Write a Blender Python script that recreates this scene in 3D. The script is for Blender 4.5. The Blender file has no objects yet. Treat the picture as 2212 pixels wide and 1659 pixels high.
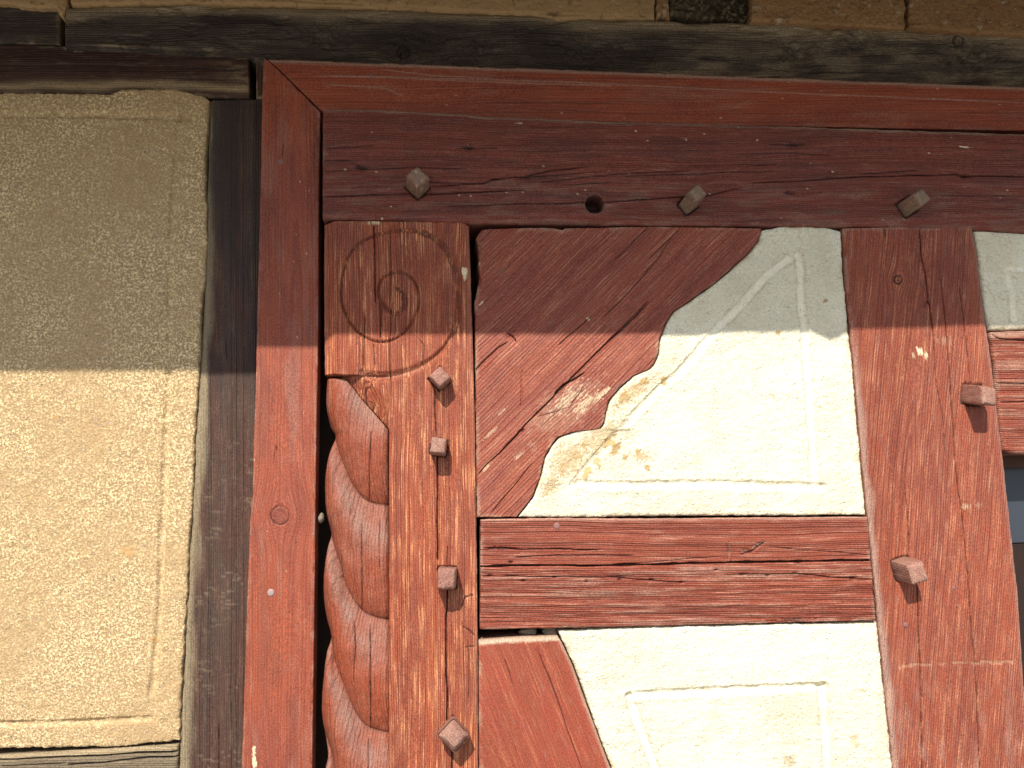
import bpy, math, random
import numpy as np
random.seed(4)
sc = bpy.context.scene
# ------------------------------------------------------------------ camera
D = 1.35            # metres from the lens to the face of the gate timbers
HC = 1.62           # lens height
F = 1661.0; CX = 1106.0; CY = 829.5      # measured in a 2212 x 1659 copy of the photo
def cam_axes(p, y, r):
    cp, sp, cy, sy, cr, sr = math.cos(p), math.sin(p), math.cos(y), math.sin(y), math.cos(r), math.sin(r)
    fwd = np.array([sy*cp, cy*cp, sp]); r0 = np.array([cy, -sy, 0.0]); u0 = np.cross(r0, fwd)
    ri = r0*cr + u0*sr
    return ri, np.cross(ri, fwd), fwd
RI, UP, FW = cam_axes(math.radians(8.725), math.radians(5.976), math.radians(-1.109))
from mathutils import Matrix, Vector
cam = bpy.data.cameras.new('camera'); camo = bpy.data.objects.new('camera', cam); sc.collection.objects.link(camo)
camo.matrix_world = Matrix(((RI[0], UP[0], -FW[0], 0), (RI[1], UP[1], -FW[1], -D), (RI[2], UP[2], -FW[2], HC), (0, 0, 0, 1)))
cam.sensor_width = 36; cam.lens = 36*F/2212; cam.clip_start = .02; cam.clip_end = 3000
sc.camera = camo
# ------------------------------------------------------------------ light
SUN = Vector((0.30, 1.0, -0.93)).normalized()        # direction the light travels
EL = math.asin(-SUN.z); AZ = math.atan2(-SUN.x, -SUN.y)   # azimuth of the sun from +Y, clockwise
w = bpy.data.worlds.new('World'); sc.world = w; w.use_nodes = True
nt = w.node_tree; bg = nt.nodes['Background']
sky = nt.nodes.new('ShaderNodeTexSky'); sky.sky_type = 'NISHITA'; sky.sun_disc = False
sky.sun_elevation = EL; sky.sun_rotation = AZ
nt.links.new(sky.outputs[0], bg.inputs[0]); bg.inputs[1].default_value = 0.128
sl = bpy.data.lights.new('sun', 'SUN'); sl.energy = 4.8; sl.angle = math.radians(.53); sl.color = (1, .95, .86)
so = bpy.data.objects.new('sun', sl); sc.collection.objects.link(so)
so.rotation_euler = SUN.to_track_quat('-Z', 'Y').to_euler(); so.location = (-1, -4, 6)
sc.view_settings.view_transform = 'Standard'; sc.view_settings.look = 'None'
sc.view_settings.exposure = 0.63; sc.view_settings.gamma = 1; sc.view_settings.use_curve_mapping = False
sc.cycles.max_bounces = 6; sc.cycles.diffuse_bounces = 4

# ------------------------------------------------------------------ numpy noise
def _h(ix, iy, s):
    n = (ix.astype(np.int64)*374761393 + iy.astype(np.int64)*668265263 + s*982451653) & 0xffffffff
    n = ((n ^ (n >> 13))*1274126177) & 0xffffffff
    return ((n ^ (n >> 16)) & 0xffffff)/float(0xffffff)*2-1
def vn(x, y, s=0):
    x = np.asarray(x, float); y = np.asarray(y, float); x, y = np.broadcast_arrays(x, y)
    ix = np.floor(x); iy = np.floor(y); fx = x-ix; fy = y-iy
    u = fx*fx*fx*(fx*(fx*6-15)+10); v = fy*fy*fy*(fy*(fy*6-15)+10)
    a = _h(ix, iy, s); b = _h(ix+1, iy, s); c = _h(ix, iy+1, s); d = _h(ix+1, iy+1, s)
    return (a+(b-a)*u)*(1-v)+(c+(d-c)*u)*v
def fbm(x, y, s=0, o=4, g=.5):
    t = 0; a = 1; n = 0
    for i in range(o):
        t = t+a*vn(np.asarray(x)*2**i+17.3*i, np.asarray(y)*2**i-9.1*i, s+i); n += a; a *= g
    return t/n
def sm(e0, e1, x):
    t = np.clip((x-e0)/(e1-e0), 0, 1); return t*t*(3-2*t)

# ------------------------------------------------------------------ measuring: photo pixel -> point on the plane h metres proud of the gate face
def wall(px, py, h=0.0):
    px = np.asarray(px, float); py = np.asarray(py, float)
    dx = (px-CX)*RI[0]-(py-CY)*UP[0]+F*FW[0]; dy = (px-CX)*RI[1]-(py-CY)*UP[1]+F*FW[1]; dz = (px-CX)*RI[2]-(py-CY)*UP[2]+F*FW[2]
    t = (D-h)/dy
    return dx*t, HC+dz*t
PXM = 0.00081     # metres per photo pixel, about

def pdist(X, Y, pts):
    """distance and 0..1 position along a polyline, in the same unit as X, Y"""
    best = np.full(X.shape, 1e9); pos = np.zeros(X.shape)
    pts = [np.array(p, float) for p in pts]; seg = [np.linalg.norm(b-a) for a, b in zip(pts, pts[1:])]; tot = sum(seg); acc = 0
    for a, b, L in zip(pts, pts[1:], seg):
        t = np.clip(((X-a[0])*(b[0]-a[0])+(Y-a[1])*(b[1]-a[1]))/(L*L+1e-9), 0, 1)
        d = np.hypot(X-a[0]-t*(b[0]-a[0]), Y-a[1]-t*(b[1]-a[1]))
        m = d < best; best = np.where(m, d, best); pos = np.where(m, (acc+t*L)/tot, pos); acc += L
    return best, pos
def curve(pts, n=6):
    """Catmull-Rom smoothing of a traced line"""
    P = [np.array(p, float) for p in pts]; P = [2*P[0]-P[1]]+P+[2*P[-1]-P[-2]]; out = []
    for i in range(1, len(P)-2):
        for k in range(n):
            t = k/n
            out.append(.5*((2*P[i])+(-P[i-1]+P[i+1])*t+(2*P[i-1]-5*P[i]+4*P[i+1]-P[i+2])*t*t+(-P[i-1]+3*P[i]-3*P[i+1]+P[i+2])*t**3))
    out.append(P[-2]); return [tuple(p) for p in out]

# ------------------------------------------------------------------ materials
def ramp(nt, pts, interp='LINEAR'):
    r = nt.nodes.new('ShaderNodeValToRGB'); r.color_ramp.interpolation = interp; e = r.color_ramp.elements
    while len(e) < len(pts): e.new(.5)
    for i, (p, c) in enumerate(pts): e[i].position = p; e[i].color = (c, c, c, 1) if isinstance(c, (int, float)) else (*c, 1)
    return r
class N:
    def __init__(s, name):
        s.m = bpy.data.materials.new(name); s.m.use_nodes = True; s.t = s.m.node_tree; s.b = s.t.nodes['Principled BSDF']
    def new(s, k, **kw):
        n = s.t.nodes.new(k)
        for a, v in kw.items(): setattr(n, a, v)
        return n
    def put(s, sock, v):
        if isinstance(v, bpy.types.NodeSocket): s.t.links.new(v, sock)
        elif isinstance(v, tuple) and len(v) == 3 and sock.type == 'RGBA': sock.default_value = (*v, 1)
        else: sock.default_value = v
    def math(s, op, a, b=0.0, c=0.0, clamp=False):
        n = s.new('ShaderNodeMath', operation=op, use_clamp=clamp); s.put(n.inputs[0], a); s.put(n.inputs[1], b)
        if len(n.inputs) > 2: s.put(n.inputs[2], c)
        return n.outputs[0]
    def mix(s, f, a, b, mode='MIX'):
        n = s.new('ShaderNodeMix', data_type='RGBA', blend_type=mode); s.put(n.inputs[0], f); s.put(n.inputs[6], a); s.put(n.inputs[7], b)
        return n.outputs[2]
    def attr(s, name): return s.new('ShaderNodeAttribute', attribute_name=name)
    def vmul(s, v, k):
        n = s.new('ShaderNodeVectorMath', operation='MULTIPLY'); s.put(n.inputs[0], v); n.inputs[1].default_value = k; return n.outputs[0]
    def noise(s, v, scale=1.0, detail=3.0, rough=.55, dist=0.0):
        n = s.new('ShaderNodeTexNoise'); s.put(n.inputs['Vector'], v); n.inputs['Scale'].default_value = scale
        n.inputs['Detail'].default_value = detail; n.inputs['Roughness'].default_value = rough; n.inputs['Distortion'].default_value = dist
        return n.outputs[0]
    def ss(s, x, lo, hi):
        n = s.new('ShaderNodeMapRange', interpolation_type='SMOOTHSTEP'); s.put(n.inputs[0], x); n.inputs[1].default_value = lo; n.inputs[2].default_value = hi
        return n.outputs[0]

def wood(name, c1, c2, late, pale, edge, smear=(.62, .52, .33), dark=(.03, .022, .02), spacing=.0036, ringamt=.5, fib=.45, paleamt=.5, rough=.62, bump=.6, rbump=.5, spec=.24, bloomc=(.25, .125, .09), bloomamt=.4):
    n = N(name); gc = n.attr('gc').outputs['Vector']; rg = n.attr('ring').outputs['Fac']; mk = n.attr('mask')
    sep = n.new('ShaderNodeSeparateColor'); n.put(sep.inputs[0], mk.outputs['Color'])
    low = n.noise(n.vmul(gc, (4, 22, 9)), 1, 3)
    patch = n.noise(n.vmul(gc, (16, 60, 20)), 1, 4, .6)
    fine = n.noise(n.vmul(gc, (8, 420, 260)), 1, 3, .65)
    mid = n.noise(n.vmul(gc, (5, 170, 120)), 1, 4, .65)
    grit = n.noise(n.vmul(gc, (420, 620, 600)), 1, 3, .65); pit = n.noise(n.vmul(gc, (150, 420, 300)), 1, 2, .6); bloom = n.noise(n.vmul(gc, (22, 130, 60)), 1, 4, .65)
    jit = n.noise(n.vmul(gc, (11, 160, 100)), 1, 2)
    x = n.math('ADD', n.math('DIVIDE', rg, spacing), n.math('MULTIPLY', jit, .9))
    fr = n.math('FRACT', x)
    fl = n.math('FLOOR', x)
    wn = n.new('ShaderNodeTexWhiteNoise', noise_dimensions='1D'); n.put(wn.inputs['W'], fl)
    r = ramp(n.t, [(0, 0.0), (.35, .1), (.74, 1.0), (.92, .9), (1, 0.0)]); n.put(r.inputs[0], fr)
    lateM = n.math('MULTIPLY', r.outputs[0], n.math('MULTIPLY_ADD', wn.outputs['Value'], .8, .25))
    col = n.mix(n.ss(low, .35, .65), c1, c2)
    col = n.mix(n.math('MULTIPLY', lateM, ringamt, clamp=True), col, late)
    # bare, paler fibre where the paint has worn off
    pm = n.math('MULTIPLY', n.ss(fine, .46, .64), n.ss(patch, .38, .68)); pm = n.math('MULTIPLY', pm, n.math('SUBTRACT', 1.15, lateM))
    col = n.mix(n.math('MULTIPLY', pm, paleamt, clamp=True), col, pale)
    col = n.mix(n.math('MULTIPLY', n.ss(mid, .56, .74), fib, clamp=True), col, n.mix(.5, late, dark))
    col = n.mix(n.math('MULTIPLY', n.ss(pit, .62, .72), .55), col, n.mix(.6, late, dark))
    col = n.mix(n.math('MULTIPLY', n.ss(bloom, .52, .72), bloomamt), col, bloomc)
    # bleached, dusty arrises (mask red), plaster smears (green), dark stains (blue); some red and blue also holds painted light
    col = n.mix(n.math('MULTIPLY', sep.outputs[0], n.math('MULTIPLY_ADD', fine, .8, .35), clamp=True), col, edge)
    col = n.mix(sep.outputs[1], col, smear)
    col = n.mix(n.math('MULTIPLY', sep.outputs[2], n.math('MULTIPLY_ADD', patch, .9, .4), clamp=True), col, dark)
    col = n.mix(.42, col, n.mix(n.ss(grit, .3, .7), (0, 0, 0), (1, 1, 1)), 'OVERLAY')
    n.put(n.b.inputs['Base Color'], col); n.b.inputs['Roughness'].default_value = rough; n.b.inputs['Specular IOR Level'].default_value = spec
    hgt = n.math('ADD', n.math('MULTIPLY', lateM, rbump), n.math('ADD', n.math('MULTIPLY', fine, .35), n.math('MULTIPLY', mid, .55)))
    hgt = n.math('ADD', hgt, n.math('MULTIPLY', grit, .22))
    bp = n.new('ShaderNodeBump'); bp.inputs['Strength'].default_value = min(1, bump*1.3); bp.inputs['Distance'].default_value = .0022; n.put(bp.inputs['Height'], hgt)
    n.put(n.b.inputs['Normal'], bp.outputs[0])
    return n.m

def plaster(name, c1, c2, spot, clay, scale=1.0, bump=.8, grain=.35, lime=None, limeamt=0.0, stones=0.0, pitamt=.5, groovec=None, spsc=190):
    n = N(name); P = n.attr('gc').outputs['Vector']; mk = n.attr('mask')
    sep = n.new('ShaderNodeSeparateColor'); n.put(sep.inputs[0], mk.outputs['Color'])
    low = n.noise(n.vmul(P, (5, 5, 5)), 1, 4, .6); med = n.noise(n.vmul(P, (60*scale,)*3), 1, 4, .65, .6); hi = n.noise(n.vmul(P, (330*scale,)*3), 1, 3, .7, .8)
    sp = n.noise(n.vmul(P, (spsc*scale,)*3), 1, 3, .6, .7)
    col = n.mix(n.ss(low, .35, .65), c1, c2)
    col = n.mix(n.math('MULTIPLY', n.ss(hi, .45, .7), grain), col, spot)
    if lime:
        lm = n.math('MULTIPLY', n.ss(sp, .47, .6), n.ss(n.math('ADD', low, n.math('MULTIPLY', med, .5)), .45, .95))
        col = n.mix(n.math('MULTIPLY', lm, limeamt, clamp=True), col, lime)
    pits = n.math('MULTIPLY', n.ss(n.noise(n.vmul(P, (260*scale, 300*scale, 260*scale)), 1, 3, .65), .59, .68), n.ss(n.noise(n.vmul(P, (14, 14, 14)), 1, 3), .3, .6))
    col = n.mix(n.math('MULTIPLY', pits, pitamt), col, tuple(.75*k for k in spot))
    if stones:
        v = n.new('ShaderNodeTexVoronoi'); n.put(v.inputs['Vector'], P); v.inputs['Scale'].default_value = 150
        s2 = n.new('ShaderNodeSeparateColor'); n.put(s2.inputs[0], v.outputs['Color'])
        ms = n.math('MULTIPLY', n.math('LESS_THAN', v.outputs['Distance'], .24), n.math('GREATER_THAN', s2.outputs[0], .86))
        stc = n.mix(s2.outputs[1], (.10, .10, .11), (.55, .48, .38))
        col = n.mix(n.math('MULTIPLY', ms, stones), col, stc)
    if groovec: col = n.mix(n.math('MULTIPLY', sep.outputs[0], .25), col, groovec)
    col = n.mix(n.math('MULTIPLY', sep.outputs[1], 1.0), col, clay)
    col = n.mix(sep.outputs[2], col, tuple(.45*k for k in spot))
    n.put(n.b.inputs['Base Color'], col); n.b.inputs['Roughness'].default_value = .92; n.b.inputs['Specular IOR Level'].default_value = .15
    rg = n.math('SUBTRACT', 1.0, n.math('MULTIPLY', sep.outputs[0], .8))
    hgt = n.math('ADD', n.math('MULTIPLY', sp, .9), n.math('ADD', n.math('MULTIPLY', hi, .5), n.math('MULTIPLY', med, .6)))
    bp = n.new('ShaderNodeBump'); n.put(bp.inputs['Strength'], n.math('MULTIPLY', rg, bump)); bp.inputs['Distance'].default_value = .005/scale; n.put(bp.inputs['Height'], hgt)
    n.put(n.b.inputs['Normal'], bp.outputs[0])
    return n.m

RED = dict(edge=(.30, .20, .155))
M = {}
M['casing'] = wood('red_casing_paint', (0.254, 0.058, 0.027), (0.202, 0.047, 0.027), (0.136, 0.030, 0.016), (.40, .13, .07), (.31, .21, .155), spacing=.005, ringamt=.5, fib=.35, paleamt=.45, bump=.45, rbump=.4, bloomamt=.3)
M['beam'] = wood('red_beam_paint', (0.174, 0.041, 0.026), (0.146, 0.038, 0.027), (0.080, 0.021, 0.015), (.27, .12, .095), (.24, .17, .12), spacing=.0032, ringamt=.5, fib=.55, paleamt=.3, bump=.6)
M['post'] = wood('orange_red_post_paint', (0.263, 0.060, 0.027), (0.211, 0.051, 0.027), (0.113, 0.024, 0.011), (.68, .31, .14), (.33, .17, .11), spacing=.0038, ringamt=.9, fib=.3, paleamt=.85, bump=.6, bloomamt=.3)
M['post2'] = wood('red_right_post_paint', (0.244, 0.058, 0.029), (0.193, 0.047, 0.027), (0.122, 0.028, 0.016), (.50, .22, .115), (.34, .24, .19), spacing=.0040, ringamt=.65, fib=.3, paleamt=.7, bump=.7)
M['brace'] = wood('red_brace_paint', (0.240, 0.060, 0.033), (0.193, 0.047, 0.029), (0.132, 0.031, 0.018), (.44, .20, .115), (.36, .22, .15), spacing=.0054, ringamt=.6, fib=.35, paleamt=.6, bump=.7)
M['rail'] = wood('red_rail_paint', (0.249, 0.060, 0.032), (0.202, 0.047, 0.027), (0.127, 0.028, 0.016), (.48, .23, .155), (.40, .25, .18), spacing=.0034, ringamt=.6, fib=.35, paleamt=.65, bump=.85, rbump=.8)
M['lowbrace'] = wood('red_lower_brace_paint', (0.235, 0.047, 0.026), (0.207, 0.047, 0.024), (0.141, 0.030, 0.017), (.42, .16, .075), (.42, .34, .24), spacing=.005, ringamt=.25, fib=.3, paleamt=.5, bump=.45)
M['rope'] = wood('carved_rope_wood', (0.226, 0.046, 0.018), (0.203, 0.050, 0.025), (0.120, 0.022, 0.008), (0.304, 0.137, 0.083), (0.240, 0.144, 0.112), spacing=.0044, ringamt=.6, fib=.25, paleamt=.45, bump=.55, rbump=.6)
M['dark'] = wood('dark_weathered_oak', (.055, .040, .030), (.085, .064, .046), (.022, .015, .012), (.17, .13, .09), (.36, .27, .155), spacing=.004, ringamt=.6, fib=.6, paleamt=.6, bump=.8, rough=.8, bloomc=(.15, .10, .062), bloomamt=.4)
M['darkpost'] = wood('dark_stained_post', (.070, .030, .020), (.065, .038, .027), (.020, .012, .010), (.17, .075, .04), (.34, .27, .16), spacing=.0042, ringamt=.65, fib=.5, paleamt=.45, bump=.8, rough=.7, bloomc=(.15, .10, .062), bloomamt=.4)
M['darkred'] = wood('dark_red_brown_rail', (.040, .016, .011), (.055, .026, .018), (.018, .009, .008), (.10, .06, .04), (.34, .25, .14), spacing=.004, ringamt=.5, fib=.5, paleamt=.4, bump=.6, bloomc=(.15, .10, .062), bloomamt=.4)
M['peg'] = wood('peg_wood', (.24, .088, .065), (.26, .125, .09), (.12, .05, .035), (.40, .25, .18), (.35, .22, .165), spacing=.003, ringamt=.3, fib=.3, paleamt=.4, bump=.5)
M['pegdusty'] = wood('dusty_peg_wood', (.24, .115, .065), (.26, .17, .11), (.10, .05, .035), (.30, .22, .15), (.22, .17, .13), spacing=.003, ringamt=.4, fib=.4, paleamt=.5, bump=.5)
M['white'] = plaster('cream_limewash_plaster', (.80, .745, .575), (.73, .67, .50), (.46, .385, .25), (.44, .29, .13), scale=1.0, bump=1.0, grain=.5, pitamt=.9, groovec=(.80, .765, .67))
M['sand'] = plaster('sandy_earth_plaster', (.41, .275, .14), (.355, .238, .122), (.175, .115, .060), (.46, .27, .11), bump=.75, grain=.45, lime=(.80, .62, .35), limeamt=1.0, stones=.9, groovec=(.46, .355, .20), spsc=270)
M['mud'] = plaster('mud_brick', (.40, .225, .095), (.34, .185, .08), (.22, .115, .045), (.50, .40, .27), scale=.7, bump=.9, grain=.5, stones=.7)
M['mud2'] = plaster('earth_render', (.46, .29, .13), (.40, .25, .115), (.30, .18, .08), (.5, .38, .2), scale=.9, bump=.5, grain=.3)
def plain(name, c, rough=.9, spec=.2, metal=0):
    n = N(name); n.b.inputs['Roughness'].default_value = rough; n.b.inputs['Specular IOR Level'].default_value = spec
    tc = n.new('ShaderNodeTexCoord'); ns = n.noise(tc.outputs['Object'], 40, 5, .6)
    n.put(n.b.inputs['Base Color'], n.mix(ns, tuple(.75*k for k in c), tuple(min(1, 1.25*k) for k in c)))
    bp = n.new('ShaderNodeBump'); bp.inputs['Strength'].default_value = .3; bp.inputs['Distance'].default_value = .002; n.put(bp.inputs['Height'], ns); n.put(n.b.inputs['Normal'], bp.outputs[0])
    return n.m
M['core'] = plain('wall_core_gap_shade', (.06, .04, .028)); M['clump'] = plaster('charred_end_grain', (.055, .038, .022), (.13, .10, .055), (.02, .014, .01), (.3, .25, .14), scale=.55, bump=1.0, grain=.6)
M['nail'] = plain('painted_nail', (.19, .085, .075), .6, .4); M['nailgrey'] = plain('grey_nail', (.27, .19, .18), .55, .4)
M['frame'] = plain('dark_window_frame', (.07, .03, .02), .6); M['lowfill'] = plain('dark_brown_fill', (.022, .012, .009), .5)
M['ground'] = plain('pale_dusty_ground', (.27, .262, .25)); M['tile'] = plain('fired_clay_tile', (.32, .15, .08)); M['soffit'] = plain('aged_soffit_board', (.20, .15, .10))
M['crumb'] = plain('mortar_crumb', (.17, .14, .10))
g = N('dark_window_glass'); g.b.inputs['Base Color'].default_value = (.030, .034, .046, 1); g.b.inputs['Roughness'].default_value = .45; g.b.inputs['Specular IOR Level'].default_value = .5
M['glass'] = g.m

# ------------------------------------------------------------------ object helpers
def tag(o, label=None, cat=None, group=None, kind=None):
    if label: o['label'] = label
    if cat: o['category'] = cat
    if group: o['group'] = group
    if kind: o['kind'] = kind
    return o
def empty(name, loc):
    o = bpy.data.objects.new(name, None); sc.collection.objects.link(o); o.location = loc; o.empty_display_size = .05; return o
def link(name, me, mat, parent=None):
    o = bpy.data.objects.new(name, me); sc.collection.objects.link(o); me.materials.append(mat)
    if parent:
        bpy.context.view_layer.update(); o.parent = parent; o.matrix_parent_inverse = Matrix.Translation(-parent.location)
    return o
def mesh(name, V, Q, attrs=None, smooth=True):
    me = bpy.data.meshes.new(name); V = np.asarray(V, np.float32); Q = np.asarray(Q, np.int32); nv = len(V); nf = len(Q)
    me.vertices.add(nv); me.vertices.foreach_set('co', V.ravel()); k = Q.shape[1]
    me.loops.add(nf*k); me.loops.foreach_set('vertex_index', Q.ravel()); me.polygons.add(nf)
    me.polygons.foreach_set('loop_start', np.arange(0, nf*k, k, dtype=np.int32)); me.polygons.foreach_set('loop_total', np.full(nf, k, np.int32))
    me.polygons.foreach_set('use_smooth', np.full(nf, smooth)); me.update(calc_edges=True)
    for nm, (typ, arr) in (attrs or {}).items():
        a = me.attributes.new(nm, typ, 'POINT'); key = {'FLOAT': 'value', 'FLOAT_VECTOR': 'vector', 'FLOAT_COLOR': 'color'}[typ]
        a.data.foreach_set(key, np.asarray(arr, np.float32).ravel())
    return me

def spacing(a, b, pitch, lo, hi, fine=(), edge=True):
    """grid lines from a to b (pixels): fine inside the frame, coarse outside it, extra ones beside the edges"""
    out = [a]
    if edge: out += [a+.8, a+1.8, a+3.2, a+5, a+7.5]
    x = out[-1]
    while x < b-9:
        p = pitch
        for f0, f1, fp in fine:
            if f0 <= x <= f1: p = min(p, fp)
        if x < lo-30 or x > hi+30: p = pitch*7
        x += p; out.append(x)
    while len(out) > 2 and out[-1] > b-8.5: out.pop()
    if edge: out += [b-7.5, b-5, b-3.2, b-1.8, b-.8]
    out.append(b); return np.array(out)

def patch(name, L, R, T, B, h, mat, fn, pitch=(4, 1.7), theta=0.0, rad=(.004, .004, .004, .004), pith=(.3, -.1, 0), rough=(.5, .5), back=.10,
          finex=(), finey=(), seed=0, parent=None, knots=(), cracks=(), edgepale=.5, wob=.004, cup=0.0):
    """one timber or panel: front face as a dense relief between four traced edges, with rounded arrises, sides and depth"""
    L = np.array(L, float); R = np.array(R, float); T = np.array(T, float); B = np.array(B, float)
    x0 = min(L[:, 0].min(), T[:, 0].min()); x1 = max(R[:, 0].max(), T[:, 0].max(), B[:, 0].max()); y0 = T[:, 1].min(); y1 = B[:, 1].max()
    xs = spacing(x0, x1, pitch[0], 0, 2212, finex); ys = spacing(y0, y1, pitch[1], 0, 1659, finey)
    s = (xs-x0)/(x1-x0); t = (ys-y0)/(y1-y0); S, Tt = np.meshgrid(s, t)
    X = x0+S*(x1-x0); Y = y0+Tt*(y1-y0)
    def ev(P, q, ax): return np.interp(q, P[:, 1-ax], P[:, ax])
    for _ in range(12):
        jl = rough[0]*fbm(Y/14, 0*Y+seed, seed+1, 3); jr = rough[0]*fbm(Y/14, 0*Y+seed+5, seed+2, 3)
        jt = rough[1]*fbm(X/14, 0*X+seed, seed+3, 3); jb = rough[1]*fbm(X/14, 0*X+seed+7, seed+4, 3)
        xl = ev(L, Y, 0)+jl; xr = ev(R, Y, 0)+jr; nX = xl+S*(xr-xl)
        yt = ev(T, X, 1)+jt; yb = ev(B, X, 1)+jb; nY = yt+Tt*(yb-yt)
        X = .5*X+.5*nX; Y = .5*Y+.5*nY
    X, Y = nX, nY
    dl = (X-xl)*PXM; dr = (xr-X)*PXM; dt = (Y-yt)*PXM; db = (yb-Y)*PXM
    H = np.zeros_like(X)
    ru = 1+.5*fbm(X/60, Y/60, seed+9, 2)
    for d, r in zip((dl, dr, dt, db), rad):
        q = np.clip(1-d/(r*ru), 0, 1); H -= r*ru*(1-np.sqrt(1-q*q+1e-9))
    dmin = np.minimum(np.minimum(dl, dr), np.minimum(dt, db))
    ca, sa = math.cos(theta), math.sin(theta)
    U = (X*ca-Y*sa)*PXM; W = (X*sa+Y*ca)*PXM           # along and across the grain
    mask = np.zeros(X.shape+(4,)); mask[..., 3] = 1
    ctx = dict(X=X, Y=Y, U=U, W=W, H=H, mask=mask, dl=dl, dr=dr, dt=dt, db=db, dmin=dmin, seed=seed)
    if edgepale:
        mask[..., 0] = np.clip(1.5*edgepale*(1-sm(.0005, .008, dmin*(1+.5*fbm(X/25, Y/25, seed+3, 3))))*sm(-.25, .45, fbm(X/38, Y/38, seed+6, 4, .6)), 0, 1)
    knotd = np.full(X.shape, 9.0); bend = np.zeros_like(X)
    for kx, ky, kr in knots:
        ku = (kx*ca-ky*sa)*PXM; kw = (kx*sa+ky*ca)*PXM; r_ = kr*PXM
        du = U-ku; dw = W-kw
        bend += .86*dw*np.exp(-(du/(r_*2.6))**2)*np.exp(-(dw/(r_*2.4))**2)
        rr = np.hypot(du, dw*1.05)*(1+.08*fbm(X/9, Y/9, 3, 2)); knotd = np.minimum(knotd, rr-r_); mask[..., 2] = np.maximum(mask[..., 2], .28*(rr < r_)*(1+.5*fbm(X/4, Y/4, 4, 2)))
        ring_line = np.exp(-((rr-r_)/.0011)**2); H -= .0026*ring_line; mask[..., 2] = np.maximum(mask[..., 2], .85*ring_line*(.8+.5*fbm(X/6, Y/6, 6, 2)))
        H += .0012*np.exp(-(rr/(r_*1.6))**2)
    if fn: fn(ctx)
    H += ctx.get('extra', 0)
    Wb = W-bend
    Ww = Wb+wob*fbm(U*3.2, Wb*9, seed+21, 3)
    rg = np.sqrt((Ww-pith[0])**2+(H-pith[1]+pith[2]*U+.006*fbm(U*4, Wb*6, seed+31, 2))**2)
    for kx, ky, kr in knots:
        rr = np.hypot(X-kx, Y-ky)*PXM; r_ = kr*PXM; f = 1-sm(r_*.85, r_*1.05, rr); rg = rg*(1-f)+(rr*1.5+.0012*fbm(X/7, Y/7, 8, 2))*f
    for pts, wpx, dep in cracks:
        q = np.array(pts); m = (X > q[:, 0].min()-12) & (X < q[:, 0].max()+12) & (Y > q[:, 1].min()-12) & (Y < q[:, 1].max()+12)
        if not m.any(): continue
        xx = X[m]+2.2*fbm(X[m]/75, Y[m]/75, 77, 2)+.45*fbm(X[m]/9, Y[m]/9, 75, 2); yy = Y[m]+2.2*fbm(X[m]/75, Y[m]/75, 78, 2)+.45*fbm(X[m]/9, Y[m]/9, 76, 2)
        d, pos = pdist(xx, yy, pts)
        tap = np.clip(np.minimum(pos, 1-pos)*9, 0, 1)**.6 if wpx > 0 else np.ones_like(pos)
        ww = abs(wpx)*tap*(.55+.55*fbm(xx/45, yy/45, 79, 3))+.1
        c = np.clip(1-d/(ww*1.05+.95), 0, 1)
        H[m] = np.minimum(H[m], H[m]-dep*c*np.clip(tap*1.5, 0, 1)); mask[..., 2][m] = np.maximum(mask[..., 2][m], .85*sm(.2, .55, c)*tap)
    H += -cup*((Ww-Ww.mean())/(np.ptp(Ww)/2+1e-9))**2
    gx, gz = wall(X, Y, h)
    # displaced toward the viewer along the wall's normal
    V = np.stack([gx, -(h+H), gz], -1); ny, nx = X.shape
    bk = -(h-back)
    idx = np.arange(ny*nx).reshape(ny, nx)
    Q = np.stack([idx[:-1, :-1], idx[1:, :-1], idx[1:, 1:], idx[:-1, 1:]], -1).reshape(-1, 4)
    loop = np.concatenate([idx[0, :], idx[1:, -1], idx[-1, -2::-1], idx[-2:0:-1, 0]])
    Vf = V.reshape(-1, 3); gcf = np.stack([U, Ww, H+0*U], -1).reshape(-1, 3); rgf = rg.ravel(); mf = mask.reshape(-1, 4)
    allV = [Vf]; allg = [gcf]; allr = [rgf]; allm = [mf]; prev = loop; base = len(Vf)
    for k, fr in enumerate((0, .12, 1.0)):      # first ring repeats the edge, so the arris of the side stays crisp
        sv = Vf[loop].copy(); y_ = sv[:, 1]; dpt = (bk-y_)*fr; sv[:, 1] = y_+dpt
        gg = gcf[loop].copy(); gg[:, 2] -= dpt; gg[:, 1] += dpt*.6
        rr = np.sqrt((gg[:, 1]-pith[0])**2+(gg[:, 2]-pith[1]+pith[2]*gg[:, 0])**2)
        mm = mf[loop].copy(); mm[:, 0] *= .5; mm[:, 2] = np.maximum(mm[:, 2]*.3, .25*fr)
        allV.append(sv); allg.append(gg); allr.append(rr); allm.append(mm); cur = base+np.arange(len(loop))
        if k > 0: Q = np.concatenate([Q, np.stack([prev, np.roll(prev, -1), np.roll(cur, -1), cur], -1)])
        prev = cur; base += len(loop)
    me = mesh(name, np.concatenate(allV), Q[:, ::1], dict(ring=('FLOAT', np.concatenate(allr)), gc=('FLOAT_VECTOR', np.concatenate(allg)), mask=('FLOAT_COLOR', np.concatenate(allm))))
    o = link(name, me, mat, parent)
    return o

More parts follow.
